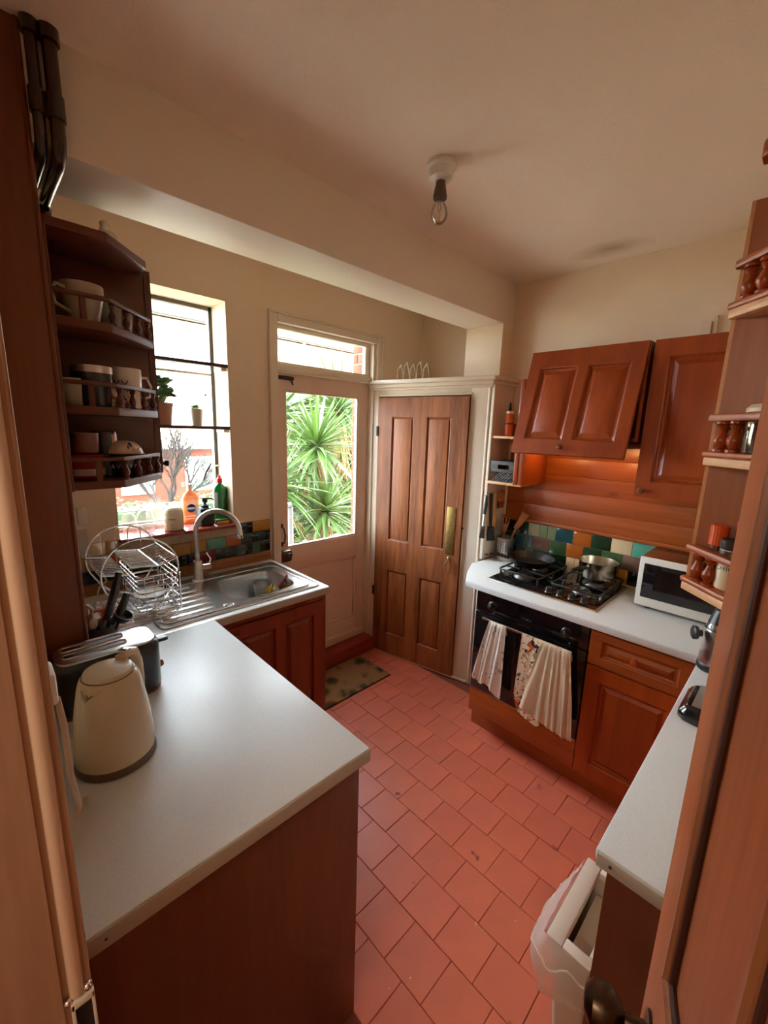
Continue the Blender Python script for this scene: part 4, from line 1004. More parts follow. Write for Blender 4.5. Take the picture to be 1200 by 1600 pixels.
    obj('bottle', G().loft([ov(0, .034, .022), ov(.006, .040, .026), ov(.07, .040, .026), ov(.12, .034, .024), ov(.17, .041, .026), ov(.20, .036, .024), ov(.222, .014, .013), ov(.232, .012, .012)]), plain('green_liquid', C(18, 140, 70), .12, coat=.5), t, sharp=60)
    obj('cap', G().lathe([(.015, .228), (.0165, .232), (.0165, .252), (.009, .258), (.008, .268), (.003, .270)], (1.0, 2.37, s), 16), plain('red_cap', C(206, 28, 52), .35), t)
    obj('label', G().sheet(lambda u, v: (1.0 - .0408 * math.cos(-.55 + 1.5 * u), 2.37 - .0268 * math.sin(-.55 + 1.5 * u), s + .085 + .09 * v), 6, 2), plain('pale_label', C(214, 220, 214), .4), t, thick=.0006)
    OR = glass('orange_soap', (.95, .42, .10, 1), .4)
    t = thing('orange_bottle', 'orange liquid bottle with a blue and white roundel behind the black dispenser', 'bottle', (.85, 2.425, s))
    def ob(z, rx, ry): return [(x, y, s + z) for x, y in rr(.852 - rx, 2.428 - ry, .852 + rx, 2.428 + ry, ry * .7, 4)]
    obj('bottle', G().loft([ob(0, .040, .018), ob(.005, .043, .020), ob(.14, .044, .020), ob(.165, .034, .018), ob(.185, .014, .012), ob(.20, .013, .011)]), film('orange_liquid', C(240, 140, 60), .62), t, sharp=60)
    obj('bottle_cap', G().lathe([(.015, .198), (.015, .222), (.010, .226)], (.852, 2.428, s), 14), WHITEP, t)
    lb = obj('roundel', G().lathe([(.024, 0), (.024, .0012)], (.848, 2.4078, s + .088), 24, axis=(0, -1, 0)), plain('roundel_blue', C(36, 66, 132), .4), t)
    obj('roundel_band', G().box(.826, 2.4055, s + .082, .870, 2.4075, s + .094), plain('roundel_white', C(232, 234, 236), .4), lb)
    for i, (x, y, r, h, lab) in enumerate(((.600, 2.355, .040, .118, 'clear upturned glass on the sill nearest the dish rack'), (.662, 2.415, .042, .135, 'clear upturned glass against the window pane behind the candle'), (.535, 2.40, .034, .10, 'small clear upturned glass behind the wire rack loop'))):
        t = thing('upturned_glass', lab, 'glass', (x, y, s), 'glasses drying on the sill')
        obj('glass_body', G().lathe([(r, 0), (r, h * .55), (r * .9, h * .8), (r * .55, h * .97), (r * .1, h)], (x, y, s), 24, cap0=False), GLASSC, t)
    t = thing('sponge', 'yellow sponge on the sill below the green bottle', 'sponge', (.985, 2.315, s))
    obj('foam', G().box(.945, 2.298, s, 1.018, 2.338, s + .018), plain('yellow_sponge', C(216, 196, 84), .9, bump=.6, bscale=120), t, bevel=.005)
    obj('scourer', G().box(.9455, 2.2985, s + .018, 1.0175, 2.3375, s + .024), plain('green_scourer', C(70, 96, 58), .95, bump=.6, bscale=160), t, bevel=.002)
    t = thing('red_ornament', 'small red rosette at the sill corner above the tap', 'ornament', (1.045, 2.272, s))
    g = G().ball((1.043, 2.268, s + .013), .009)
    for k in range(6): a = k * PI / 3; g.ball((1.043 + .009 * math.cos(a), 2.266, s + .013 + .009 * math.sin(a)), .007, .005, .007, 8, 5)
    obj('rosette', g, plain('red_cap', C(206, 28, 52), .35), t)
window_things()

def mug(name, label, c, r, h, m, handle=None, taper=.9, group=None, extra=None, inner=None):
    """cup with wall thickness; handle = direction in degrees"""
    t = thing(name, label, 'mug', c, group)
    obj('cup', G().lathe([(r * taper * .8, 0), (r * taper * .95, .003), (r * taper, h * .12), (r, h * .75), (r, h), (r - .003, h), (r * taper - .003, h * .14), (.004, h * .10)], c, 24), m, t)
    if handle is not None:
        a = math.radians(handle); d = Vector((math.cos(a), math.sin(a), 0)); p = Vector(c)
        obj('handle', G().tube([p + d * (r * .95) + UZ * h * .82, p + d * (r + h * .22) + UZ * h * .84, p + d * (r + h * .34) + UZ * h * .62, p + d * (r + h * .28) + UZ * h * .36, p + d * (r * taper * .96) + UZ * h * .24], .0052, 8), m, t)
    if extra: extra(t, Vector(c))
    return t
def mugs():
    z1, z2, z3 = 1.9955, 1.7625, 1.5465
    grey = plain('grey_green_mug', C(150, 146, 128), .3); ivory = plain('ivory_mug', C(186, 174, 154), .3)
    mug('breakfast_cup', 'widest white cup on the top mug shelf with its handle to the wall', (.278, 1.555, z1), .054, .108, ivory, 212, .72)
    mug('small_cup', 'small white cup behind the big one on the top mug shelf', (.352, 1.60, z1), .034, .085, grey, 200, .85)
    mug('beaker', 'pale beaker beside the turned spindles on the top mug shelf', (.392, 1.622, z1), .030, .078, ivory, None, .82)
    blk = plain('black_mug', (.02, .022, .026, 1), .25, coat=.3)
    def steelrim(t, c): obj('rim_band', G().lathe([(.0545, .098), (.0548, .100), (.0548, .118), (.0535, .1185)], c, 24), STEEL, t)
    mug('travel_mug', 'black tin mug with a steel rim on the middle mug shelf', (.284, 1.56, z2), .054, .117, blk, None, .96, extra=steelrim)
    mug('pale_mug', 'dim pale mug in the corner of the middle mug shelf', (.226, 1.545, z2), .034, .078, ivory, None, .9)
    def face(t, c):
        for k in (-.5, .05):
            g = G().tube([c + Vector((.0455 * math.cos(q), .0455 * math.sin(q), .088 - .012 * math.sin((i / 4) * PI))) for i, q in enumerate([math.radians(236) + k + .42 * j / 4 for j in range(5)])], .0016, 6)
            obj('eyelash_print', g, BLACKM, t)
    mug('eyelash_mug', 'white mug with closed eye print and handle towards the window', (.388, 1.618, z2), .045, .128, CERAMIC, 22, .93, extra=face)
    pat = spotted('patterned_ceramic', C(196, 176, 160), [(C(112, 70, 62), 60, .54)], rough=.3)
    for i, (x, y, lab) in enumerate(((.330, 1.545, 'patterned small cup next to the black tin mug'), (.366, 1.578, 'middle one of three patterned small cups behind the spindles'), (.402, 1.612, 'patterned small cup nearest the window on the middle mug shelf'))):
        mug('espresso_cup', lab, (x, y, z2), .0205, .068 - .006 * i, pat, None, .9, 'patterned espresso cups')
    red = plain('red_enamel', C(150, 24, 26), .3)
    def band(t, c): obj('white_band', G().lathe([(.0495, .012), (.0498, .014), (.0498, .03), (.0495, .032)], c, 24), plain('dull_white_print', C(180, 160, 150), .4), t)
    mug('red_mug', 'red mug with a pale printed band on the lowest mug shelf', (.243, 1.55, z3), .048, .075, red, 190, .98, extra=band)
    mug('pink_mug', 'dusky pink mug stacked on the red mug', (.248, 1.552, z3 + .076), .036, .062, plain('dusky_pink', C(134, 84, 76), .4), 170, .95)
    def strip(t, c): obj('pale_stripe', G().sheet(lambda u, v: (c.x + .0345 * math.cos(-1.15 + .8 * u), c.y + .0345 * math.sin(-1.15 + .8 * u), c.z + .05 + .085 * v), 5, 1), plain('pale_pink_print', C(206, 160, 142), .3), t, thick=.001)
    mug('tall_mug', 'tall dark mug with a pale pink stripe on the lowest mug shelf', (.306, 1.592, z3), .034, .142, blk, None, .95, extra=strip)
    def scrawl(t, c):
        g = G()
        for k in range(5):
            a = math.radians(215 + 20 * k); g.tube([c + Vector((.0485 * math.cos(a + j * .09), .0485 * math.sin(a + j * .09), .028 + .012 * ((j + k) % 2))) for j in range(3)], .0014, 5)
        obj('white_scrawl', g, plain('chalk_print', C(190, 186, 180), .5), t)
    mug('black_bowl', 'black bowl with white scribble print on the lowest mug shelf', (.352, 1.583, z3), .047, .072, blk, None, .95, extra=scrawl)
    t = thing('upturned_dish', 'cream spotted dish upturned on the black bowl', 'dish', (.355, 1.583, z3 + .073))
    c = (.355, 1.583, z3 + .073)
    obj('dish', G().lathe([(.055, 0), (.056, .004), (.050, .022), (.036, .036), (.016, .041), (.002, .042)], c, 24), spotted('cow_ceramic', C(206, 184, 164), [(C(40, 28, 24), 26, .60)], rough=.3), t, sharp=60)
    obj('saucer_rim', G().lathe([(.052, -.004), (.062, -.001), (.062, .001), (.05, .002)], c, 24), blk, t)
    t = thing('ceramic_bird', 'small pale ceramic lump on top of the mug shelf', 'ornament', (.352, 1.56, 2.231))
    obj('lump', G().ball((.352, 1.55, 2.25), .026, .024, .020), CERAMIC, t)
    obj('neck', G().lathe([(.014, 0), (.010, .014), (.012, .024), (.004, .030)], (.348, 1.548, 2.262), 14), CERAMIC, t)
mugs()

def pipes():
    pm = plain('brown_painted_pipe', C(46, 26, 20), .22, coat=.4)
    for k, (x, r, lab) in enumerate(((.205, .013, 'thinner dark brown pipe bending under the ceiling beam'), (.240, .016, 'thicker dark brown pipe bending under the ceiling beam'))):
        t = thing('wall_pipe', lab, 'pipe', (x, 1.425, 2.3), 'pipes beside the beam')
        y = 1.447 - r - .004
        pts = [(x, y, ZC - .002), (x, y, 2.45)] + [tuple(p) for p in arc((x, y + .055, 2.382 - .021 + .055 - .0), .055, 180, 270, 6, (0, 1, 0), (0, 0, 1))] + [(x, 1.60, 2.361), (x, 1.70, 2.361)] + [tuple(p) for p in arc((x, 1.72, 2.361 - .03), .03, 90, 0, 4, (0, 1, 0), (0, 0, 1))] + [(x, 1.75, 2.24)]
        obj('pipe', G().tube(pts, r, 12), pm, t)
        obj('elbow_collar', G().cyl((x, y, 2.44), (x, y, 2.49), r + .004, n=14), pm, t)
        obj('ceiling_collar', G().cyl((x, y, ZC - .03), (x, y, ZC - .002), r + .006, n=14), pm, t)
pipes()
def ceiling_lamp():
    t = thing('ceiling_lamp', 'bare clear bulb in a brown holder on the ceiling', 'lamp', (1.275, 1.06, ZC))
    c = Vector((1.275, 1.06, 0))
    obj('rose', G().lathe([(.052, ZC - .001), (.052, ZC - .012), (.044, ZC - .020), (.040, ZC - .045), (.030, ZC - .052), (.016, ZC - .054)][::-1], c, 28), WHITEP, t)
    obj('holder', G().lathe([(.0235, ZC - .108), (.0245, ZC - .100), (.0175, ZC - .062), (.016, ZC - .05)], c, 24), plain('brown_bakelite', C(92, 66, 50), .35), t)
    b = obj('bulb', G().lathe([(.002, ZC - .188), (.016, ZC - .184), (.027, ZC - .170), (.030, ZC - .155), (.025, ZC - .134), (.015, ZC - .116), (.013, ZC - .104)], c, 24), glass('bulb_glass', (.97, .93, .88, 1), .7), t)
    obj('filament', G().tube([c + UZ * (ZC - .11), c + UZ * (ZC - .135) + UX * .008, c + UZ * (ZC - .15), c + UZ * (ZC - .135) - UX * .008, c + UZ * (ZC - .112)], .0012, 5), BRASS, b)
ceiling_lamp()

# ------------------------------------------------------------------ cooking side
def hob():
    x0, x1, y0, y1, z = 2.008, 2.492, .598, 1.186, WT
    t = thing('gas_hob', 'black gas hob with steel edge and four burners', 'hob', (2.25, .89, z))
    obj('steel_tray', G().box(x0, y0, z - .001, x1, y1, z + .006), STEEL, t, bevel=.003)
    obj('glass_top', G().box(x0 + .008, y0 + .008, z + .004, x1 - .008, y1 - .008, z + .010), BLACKG, t, bevel=.001)
    ctr = [(2.18, 1.05, .045), (2.385, 1.05, .036), (2.20, .735, .036), (2.385, .735, .052)]
    for x, y, r in ctr:
        b = obj('burner', G().lathe([(r + .012, .009), (r + .008, .018), (r, .026), (r * .9, .027)], (x, y, z), 20), plain('burner_alloy', (.16, .155, .15, 1), .4, .9), t)
        obj('burner_cap', G().lathe([(r * .86, .026), (r * .88, .031), (r * .7, .034), (.004, .0345)], (x, y, z), 20), IRON, b)
    def grate(ya, yb):
        zt = z + .046
        g = G().tube([(x, y, zt) for x, y in rr(2.10, ya, 2.475, yb, .02, 2)], .0055, 6, closed=True)
        o = obj('grate', g, IRON, t)
        for x, y, r in ctr:
            if not ya < y < yb: continue
            for a in range(4):
                dx, dy = math.cos(a * PI / 2), math.sin(a * PI / 2)
                ex = (x + .125 * dx) if dx else x; ey = y + .12 * dy
                ex = min(max(ex, 2.10), 2.475); ey = min(max(ey, ya), yb)
                obj('finger', G().tube([(ex, ey, zt), (x + .03 * dx, y + .03 * dy, zt + .004)], .005, 6), IRON, o)
        for x, y in ((2.11, ya + .01), (2.11, yb - .01), (2.465, ya + .01), (2.465, yb - .01), (2.29, ya + .004), (2.29, yb - .004)):
            obj('grate_foot', G().tube([(x, y, zt), (x, y, z + .009)], .006, 6), IRON, o)
    grate(.618, .862); grate(.925, 1.168)
    for k, y in enumerate((.852, .792, .733, .674)):
        kn = obj('knob', G().lathe([(.019, .009), (.019, .013), (.0165, .016), (.0155, .034), (.012, .036), (.003, .0365)], (2.064, y, z), 18), BLACKP, t)
        obj('knob_ring', G().lathe([(.0205, .009), (.0205, .012), (.018, .0125)], (2.064, y, z), 18), CHROME, kn)
    # frying pan on the left back burner
    zt = z + .052
    c = (2.315, 1.085, zt)
    t = thing('frying_pan', 'black frying pan on the hob beside the larder', 'pan', c)
    pan = plain('worn_nonstick', (.016, .013, .012, 1), .4)
    obj('pan', G().lathe([(.10, 0), (.105, .002), (.134, .040), (.137, .042), (.132, .042), (.104, .006), (.004, .005)], c, 36), pan, t, sharp=50)
    d = Vector((-.76, .65, 0)).normalized(); cc = Vector(c)
    h = obj('handle', G().tube([cc + d * .13 + UZ * .034, cc + d * .165 + UZ * .046, cc + d * .20 + UZ * .056, cc + d * .25 + UZ * .055], [.009, .010, .012, .009], 10), BLACKP, t)
    obj('handle_ring', G().tube([cc + d * (.268 + .014 * math.cos(k * PI / 6)) + UZ * .054 + Vector((-d.y, d.x, 0)) * .010 * math.sin(k * PI / 6) for k in range(12)], .003, 6, closed=True), BLACKP, h)
    # steel saucepan
    c = (2.40, .735, zt); cc = Vector(c)
    t = thing('saucepan', 'steel saucepan with pouring lip on the hob', 'pan', c)
    n = 40; rings = []
    for r, hh in ((.088, 0), (.092, .003), (.096, .05), (.098, .088), (.100, .090), (.096, .090), (.092, .05), (.086, .006), (.004, .005)):
        rg = []
        for i in range(n):
            a = 2 * PI * i / n; dd = abs((a - math.radians(150) + PI) % (2 * PI) - PI); k = max(0, 1 - dd / .3) * max(0, (hh - .04) / .05)
            rg.append((c[0] + (r + .012 * k) * math.cos(a), c[1] + (r + .012 * k) * math.sin(a), c[2] + hh))
        rings.append(rg)
    obj('pan', G().loft(rings), plain('bright_pan_steel', (.60, .54, .44, 1), .24, 1.0, bump=.03, bscale=200), t, sharp=45)
    d = Vector((-.97, .22, 0)).normalized()
    obj('handle', G().tube([cc + d * .094 + UZ * .062, cc + d * .125 + UZ * .066, cc + d * .18 + UZ * .072, cc + d * .235 + UZ * .070], [.007, .010, .011, .008], 10), BLACKP, t)
    obj('rivet', G().ball(cc + d * .099 + UZ * .066, .006), CHROME, t)
hob()
def oven():
    x, ya, yb = 1.920, .585, 1.184
    t = thing('oven', 'built in black glass oven with towels on its rail', 'oven', (1.94, .885, .285))
    obj('cavity', G().box(1.945, ya + .01, .282, 2.47, yb - .01, .866), BLACKM, t)
    obj('control_panel', G().box(x - .002, ya, .752, x + .024, yb, .866), BLACKG, t, bevel=.003)
    d = obj('door', G().box(x - .004, ya, .284, x + .022, yb, .746), BLACKG, t, bevel=.003)
    obj('door_window', G().box(x - .0046, ya + .10, .36, x - .003, yb - .10, .62), plain('smoked_window', (.012, .008, .007, 1), .08), d)
    obj('handle_rail', G().cyl((1.878, ya + .07, .737), (1.878, yb - .07, .737), .007, n=12), CHROME, d)
    for y in (ya + .08, yb - .08): obj('handle_post', G().cyl((1.878, y, .737), (1.918, y, .733), .006, n=10), CHROME, d)
    obj('bottom_vent', G().box(x - .003, ya, .278, x + .02, yb, .2835), STEEL, t)
    for y in (1.083, .686):
        k = obj('knob', G().lathe([(.024, 0), (.024, .004), (.019, .008), (.0175, .026), (.012, .028)], (x - .002, y, .806), 20, axis=(-1, 0, 0)), BLACKP, t)
        obj('knob_mark', G().box(x - .0315, y - .002, .806, x - .029, y + .002, .822), plain('dull_silver_print', C(150, 146, 140), .4), k)
    dp = obj('display', G().box(x - .0035, .845, .787, x - .0015, .925, .822), plain('display_glass', (.01, .01, .012, 1), .1), t)
    for i in range(4): obj('touch_mark', G().lathe([(.0028, 0), (.0028, .0006)], (x - .0036, .865 + i * .014, .797), 10, axis=(-1, 0, 0)), plain('dull_silver_print', C(150, 146, 140), .4), dp)
    # towels hung over the rail
    def towel(name, label, top, bot, zt, zb, m, x0, folds, amp, hem=None, seed=0, round_=0):
        t = thing(name, label, 'towel', (1.878, (top[0] + top[1]) / 2, zt), 'cloths on the oven rail')
        rn = random.Random(seed); ph = [rn.uniform(0, 6) for _ in range(4)]
        def fn(u, v):
            # v 0: behind the rail, .12 over the rail, 1 hem
            if v < .12:
                a = PI * (v / .12); s = 0
                xx = 1.878 + .009 * math.cos(a) + (x0 - 1.868) * .5 * (v / .12); z = .737 + .011 * math.sin(a) - (.05 * (1 - v / .12) if v < .06 else 0); k = 0
                y = top[0] + (top[1] - top[0]) * u
            else:
                k = (v - .12) / .88
                kk = k ** .85
                ya_ = top[0] + (bot[0] - top[0]) * kk; yb_ = top[1] + (bot[1] - top[1]) * kk
                y = ya_ + (yb_ - ya_) * u
                w_ = u + .09 * math.sin(5 * u + ph[2]) * (.4 + k); bulge = math.sin(folds * PI * w_ + ph[0]) * (.6 + .5 * math.sin(3 * u + ph[3])) + .5 * math.sin(folds * 2.3 * PI * w_ + ph[1] + 1.6 * k) + .25 * math.sin(folds * 4.1 * PI * w_ + 2 * k)
                xx = x0 + amp * bulge * (.35 + .65 * k) - .004 * k
                edge = (hem(u) if hem else 0)
                z = zt - .012 * k + (zb - zt) * k * 1.0 - edge * k
                if round_: z += round_ * k * max(0, abs(2 * u - 1) - .55) ** 2 * 5
            return (xx, y, z)
        obj('cloth', G().sheet(fn, 30, 22), m, t, thick=.003, sharp=80)
        return t
    white = spotted('white_printed_cloth', C(226, 218, 208), [(C(150, 150, 146), 34, .63), (C(176, 110, 70), 16, .68), (C(40, 60, 44), 22, .70)])
    towel('hand_towel', 'short white crumpled towel at the left end of the oven rail', (1.063, .968), (1.140, .962), .742, .40, white, 1.862, 4, .008, lambda u: .05 * u + .012 * math.sin(9 * u), 1)
    prt = spotted('animal_print_cloth', C(222, 202, 172), [(C(190, 84, 38), 26, .57), (C(122, 112, 52), 30, .60), (C(190, 64, 36), 40, .62), (C(22, 22, 26), 24, .61)])
    tt = towel('printed_towel', 'animal print tea towel in orange and black on the oven rail', (.878, .742), (.890, .72), .742, .325, prt, 1.866, 2.4, .004, lambda u: .03 * u, 2, round_=.09)
    cr = plain('cream_linen', C(206, 184, 156), .9, bump=.3, bscale=240)
    towel('linen_towel', 'plain cream linen towel overlapping the printed one', (.768, .632), (.842, .578), .748, .375, cr, 1.848, 6, .009, lambda u: .045 * math.sin(1.5 * u), 3)
oven()
def cooking_things():
    # microwave
    t = thing('microwave', 'white microwave with black door on the hob worktop', 'microwave', (2.37, .22, WT))
    x0, x1, ya, yb, za, zb = 2.236, 2.508, -.02, .503, WT + .014, 1.166
    sil = plain('pale_silver_plastic', C(206, 198, 186), .35)
    obj('case', G().box(x0 + .012, ya, za, x1, yb, zb), plain('satin_metal_case', (.42, .36, .30, 1), .22, 1.0), t, bevel=.008)
    d = obj('front_frame', G().box(x0, ya, za, x0 + .018, yb, zb), sil, t, bevel=.007)
    obj('door_glass', G().box(x0 - .003, ya + .02, za + .045, x0 + .004, yb - .022, zb - .03), BLACKG, d, bevel=.002)
    obj('door_window', G().box(x0 - .0038, .10, za + .07, x0 - .002, yb - .07, zb - .05), plain('smoked_window', (.012, .008, .007, 1), .08), d)
    for y in (.03, .45): obj('foot', G().cyl((x0 + .04, y, WT), (x0 + .04, y, za + .004), .014), BLACKP, t)
    obj('foot', G().cyl((x1 - .04, .24, WT), (x1 - .04, .24, za + .004), .014), BLACKP, t)
    # perforated utensil holder
    c = Vector((2.435, 1.322, WT)); r, h = .056, .150
    t = thing('utensil_holder', 'perforated steel utensil holder beside the hob', 'utensil holder', c)
    obj('cup', G().lathe([(r, 0), (r, h), (r - .002, h), (r - .002, .003), (.004, .002)], c, 28), STEEL, t)
    g = G()
    for i in range(22):
        a = 2 * PI * i / 22
        for k in range(8):
            p = c + Vector((math.cos(a), math.sin(a), 0)) * (r + .0004) + UZ * (.022 + k * .0145)
            g.lathe([(.0042, 0), (.0040, .0005)], p, 6, axis=(math.cos(a), math.sin(a), 0))
    obj('perforations', g, BLACKM, t, kind='stuff')
    sp = wood('pale_spoon_wood', C(206, 156, 104), C(222, 176, 124), 'z', .6); sp2 = wood('brown_spoon_wood', C(150, 92, 54), C(172, 112, 70), 'z', .6)
    def utensil(name, label, parts, base):
        q = thing(name, label, 'utensil', base, 'cooking tools beside the hob')
        for n, g_, m in parts: obj(n, g_, m, q)
    def flat(p0, p1, w0, w1, th=.005):
        p0, p1 = Vector(p0), Vector(p1); d = (p1 - p0).normalized(); s = d.cross(Vector((.7, .7, 0))).normalized(); q = d.cross(s)
        return G().loft([[p0 + s * w0 + q * th, p0 - s * w0 + q * th, p0 - s * w0 - q * th, p0 + s * w0 - q * th], [p1 + s * w1 + q * th, p1 - s * w1 + q * th, p1 - s * w1 - q * th, p1 + s * w1 - q * th]])
    utensil('wooden_spatula', 'flat brown wooden spatula leaning towards the tiles', [('blade', flat((2.462, 1.275, 1.12), (2.486, 1.225, 1.225), .014, .026), sp2), ('stem', G().tube([(2.44, 1.33, .92), (2.462, 1.275, 1.12)], .007), sp2)], (2.46, 1.3, .92))
    utensil('wooden_fork', 'brown wooden fork with three prongs in the steel holder', [('prong', flat((2.428, 1.352, 1.14), (2.428, 1.346, 1.185), .004, .003), sp2), ('prong', flat((2.440, 1.338, 1.14), (2.440, 1.332, 1.187), .004, .003), sp2), ('prong', flat((2.452, 1.324, 1.14), (2.452, 1.318, 1.185), .004, .003), sp2), ('head', flat((2.44, 1.338, 1.09), (2.44, 1.338, 1.142), .010, .021), sp2), ('stem', G().tube([(2.44, 1.34, .92), (2.44, 1.338, 1.095)], .006), sp2)], (2.44, 1.34, .92))
    utensil('steel_turner', 'thin steel turner lowest in the perforated holder', [('blade', flat((2.47, 1.30, 1.07), (2.492, 1.262, 1.11), .010, .012, .001), STEEL), ('stem', G().tube([(2.45, 1.33, .92), (2.47, 1.30, 1.07)], .003), STEEL)], (2.46, 1.32, .92))
    # tools hung on the larder side (board face at y = 1.405)
    def hook(q, x, z): obj('hook', G().tube([(x, 1.405, z), (x, 1.392, z), (x, 1.388, z + .01)], .0022, 6), CHROME, q)
    q = thing('tongs', 'steel tongs with grey tips hanging nearest the room on the larder side', 'utensil', (2.27, 1.395, 1.34), 'tools hung on the larder side'); hook(q, 2.272, 1.335)
    obj('grip', G().tube([(2.272, 1.39, 1.335), (2.268, 1.388, 1.28), (2.258, 1.388, 1.22)], [.006, .011, .009]), BLACKM, q)
    obj('arm', G().tube([(2.262, 1.388, 1.23), (2.25, 1.386, 1.13)], .0065), STEEL, q)
    obj('tip', flat((2.252, 1.386, 1.145), (2.243, 1.385, 1.068), .011, .017, .006), plain('grey_silicone', C(66, 62, 60), .6), q)
    q = thing('black_spatula', 'long black slotted turner hanging on the larder side', 'utensil', (2.33, 1.395, 1.34), 'tools hung on the larder side'); hook(q, 2.325, 1.345)
    obj('stem', G().tube([(2.325, 1.39, 1.345), (2.335, 1.388, 1.20), (2.345, 1.386, 1.12)], [.010, .009, .007]), BLACKM, q)
    obj('blade', flat((2.344, 1.386, 1.13), (2.352, 1.384, 1.035), .020, .026, .003), BLACKM, q)
    q = thing('wooden_spoon', 'pale wooden spoon hanging bowl down on the larder side', 'utensil', (2.37, 1.395, 1.36), 'tools hung on the larder side'); hook(q, 2.368, 1.345)
    obj('stem', G().tube([(2.368, 1.388, 1.345), (2.372, 1.385, 1.20)], [.007, .006]), sp, q)
    obj('spoon_bowl', G().ball((2.375, 1.383, 1.145), .027, .008, .062), sp, q)
    q = thing('fish_slice', 'brown slotted wooden slice hanging nearest the wall', 'utensil', (2.46, 1.395, 1.37), 'tools hung on the larder side'); hook(q, 2.455, 1.375)
    obj('blade', G().box(2.415, 1.386, 1.245, 2.428, 1.392, 1.35).box(2.434, 1.386, 1.245, 2.446, 1.392, 1.35).box(2.452, 1.386, 1.245, 2.464, 1.392, 1.35).box(2.470, 1.386, 1.245, 2.483, 1.392, 1.35).box(2.415, 1.386, 1.24, 2.483, 1.392, 1.285).box(2.415, 1.386, 1.345, 2.483, 1.392, 1.358), wood('red_brown_slice', C(196, 104, 58), C(214, 124, 72), 'z', .5), q)
    obj('stem', G().tube([(2.449, 1.389, 1.36), (2.455, 1.389, 1.378)], .004), sp2, q)
    # things on the small side shelves
    c = (2.372, 1.335, 1.707)
    t = thing('sauce_bottle', 'orange sauce bottle with black nozzle on the small upper shelf', 'bottle', c)
    obj('bottle', G().lathe([(.022, 0), (.0255, .004), (.0255, .125), (.022, .135), (.016, .138)], c, 20), plain('orange_sauce', C(206, 92, 36), .35), t)
    obj('collar', G().lathe([(.024, .134), (.024, .148), (.014, .152)], c, 20), WHITEP, t)
    obj('nozzle', G().lathe([(.010, .15), (.008, .165), (.004, .20), (.001, .202)], c, 12), BLACKP, t)
    obj('label_band', G().lathe([(.0258, .07), (.0259, .071), (.0259, .078), (.0258, .079)], c, 20), plain('dark_print', C(90, 40, 24), .5), t)
    c = (2.40, 1.20, 1.707)
    t = thing('lotion_bottle', 'cream bottle with black cap half hidden by the canopy door', 'bottle', c)
    obj('bottle', G().lathe([(.022, 0), (.025, .004), (.025, .15), (.014, .17)], c, 18), plain('cream_bottle', C(214, 190, 150), .4), t)
    obj('cap', G().lathe([(.013, .168), (.018, .172), (.018, .20), (.010, .206)], c, 16), BLACKP, t)
    t = thing('storage_basket', 'grey lattice plastic basket on the small lower shelf', 'basket', (2.39, 1.30, 1.431))
    bk = plain('grey_basket', C(74, 76, 75), .55)
    xa, xb, ya, yb, za, zb = 2.296, 2.49, 1.215, 1.392, 1.432, 1.556
    def fr(k, z): return [(x, y, z) for x, y in rr(xa - k, ya - k * .5, xb + k, yb + k * .3, .015, 3)]
    obj('upper_wall', G().loft([fr(0, 1.49), fr(.004, 1.508)], False, False), bk, t, thick=.002)
    obj('rim', G().loft([fr(.004, zb - .022), fr(.006, zb)], False, False), bk, t, thick=.003)
    obj('band', G().box(xa - .004, ya + .004, 1.508, xa, 1.265, zb - .02).box(xa - .004, 1.34, 1.508, xa, yb - .004, zb - .02).box(xa, ya - .003, 1.508, xb, ya, zb - .02).box(xa, yb - .001, 1.508, xb, yb + .002, zb - .02), bk, t)
    g = G()
    for s in (1, -1):
        for k in range(-4, 14):
            y0_ = ya + k * .018; z0_ = za; y1_ = y0_ + s * .06; z1_ = 1.492
            if min(y0_, y1_) < ya or max(y0_, y1_) > yb: continue
            g.cyl((xa, y0_, z0_), (xa, y1_, z1_), .0022, n=5)
        for k in range(-4, 14):
            x0_ = xa + k * .018; x1_ = x0_ + s * .06
            if min(x0_, x1_) < xa or max(x0_, x1_) > xb: continue
            g.cyl((x0_, ya, za), (x1_, ya, 1.492), .0022, n=5)
    obj('lattice', g, bk, t, kind='stuff')
    obj('tray', G().box(xa, ya, za - .001, xb, yb, za + .003), bk, t)
    # electric box on the wall above the cabinets
    t = thing('cable_box', 'small cream painted cable box above the tall wall cabinet', 'box', (2.52, .43, 2.23))
    obj('box', G().box(2.505, .425, 2.195, XH + .002, .462, 2.262), WALL, t, bevel=.003)
    obj('conduit', G().box(2.515, .405, 2.15, XH + .002, .418, 2.285), WALL, t, bevel=.002)
    # airer wires on top of the larder
    t = thing('toast_rack', 'white wire rack lying on top of the larder', 'rack', (2.24, 2.0, 2.06))
    ww = plain('white_wire', C(220, 206, 186), .4)
    obj('base_wire', G().tube([(2.17, 2.12, 2.064), (2.22, 1.88, 2.064), (2.30, 1.90, 2.064), (2.25, 2.14, 2.064)], .003, 6, closed=True), ww, t)
    for k in range(5):
        y = 2.11 - k * .05; x = 2.172 + k * .0105
        obj('upright_wire', G().tube([(x, y, 2.064), (x, y - .004, 2.13 + .02 * (k % 2)), (x + .02, y - .012, 2.165 + .015 * (k % 2)), (x + .055, y, 2.12), (x + .075, y + .01, 2.064)], .0025, 6), ww, t)
cooking_things()

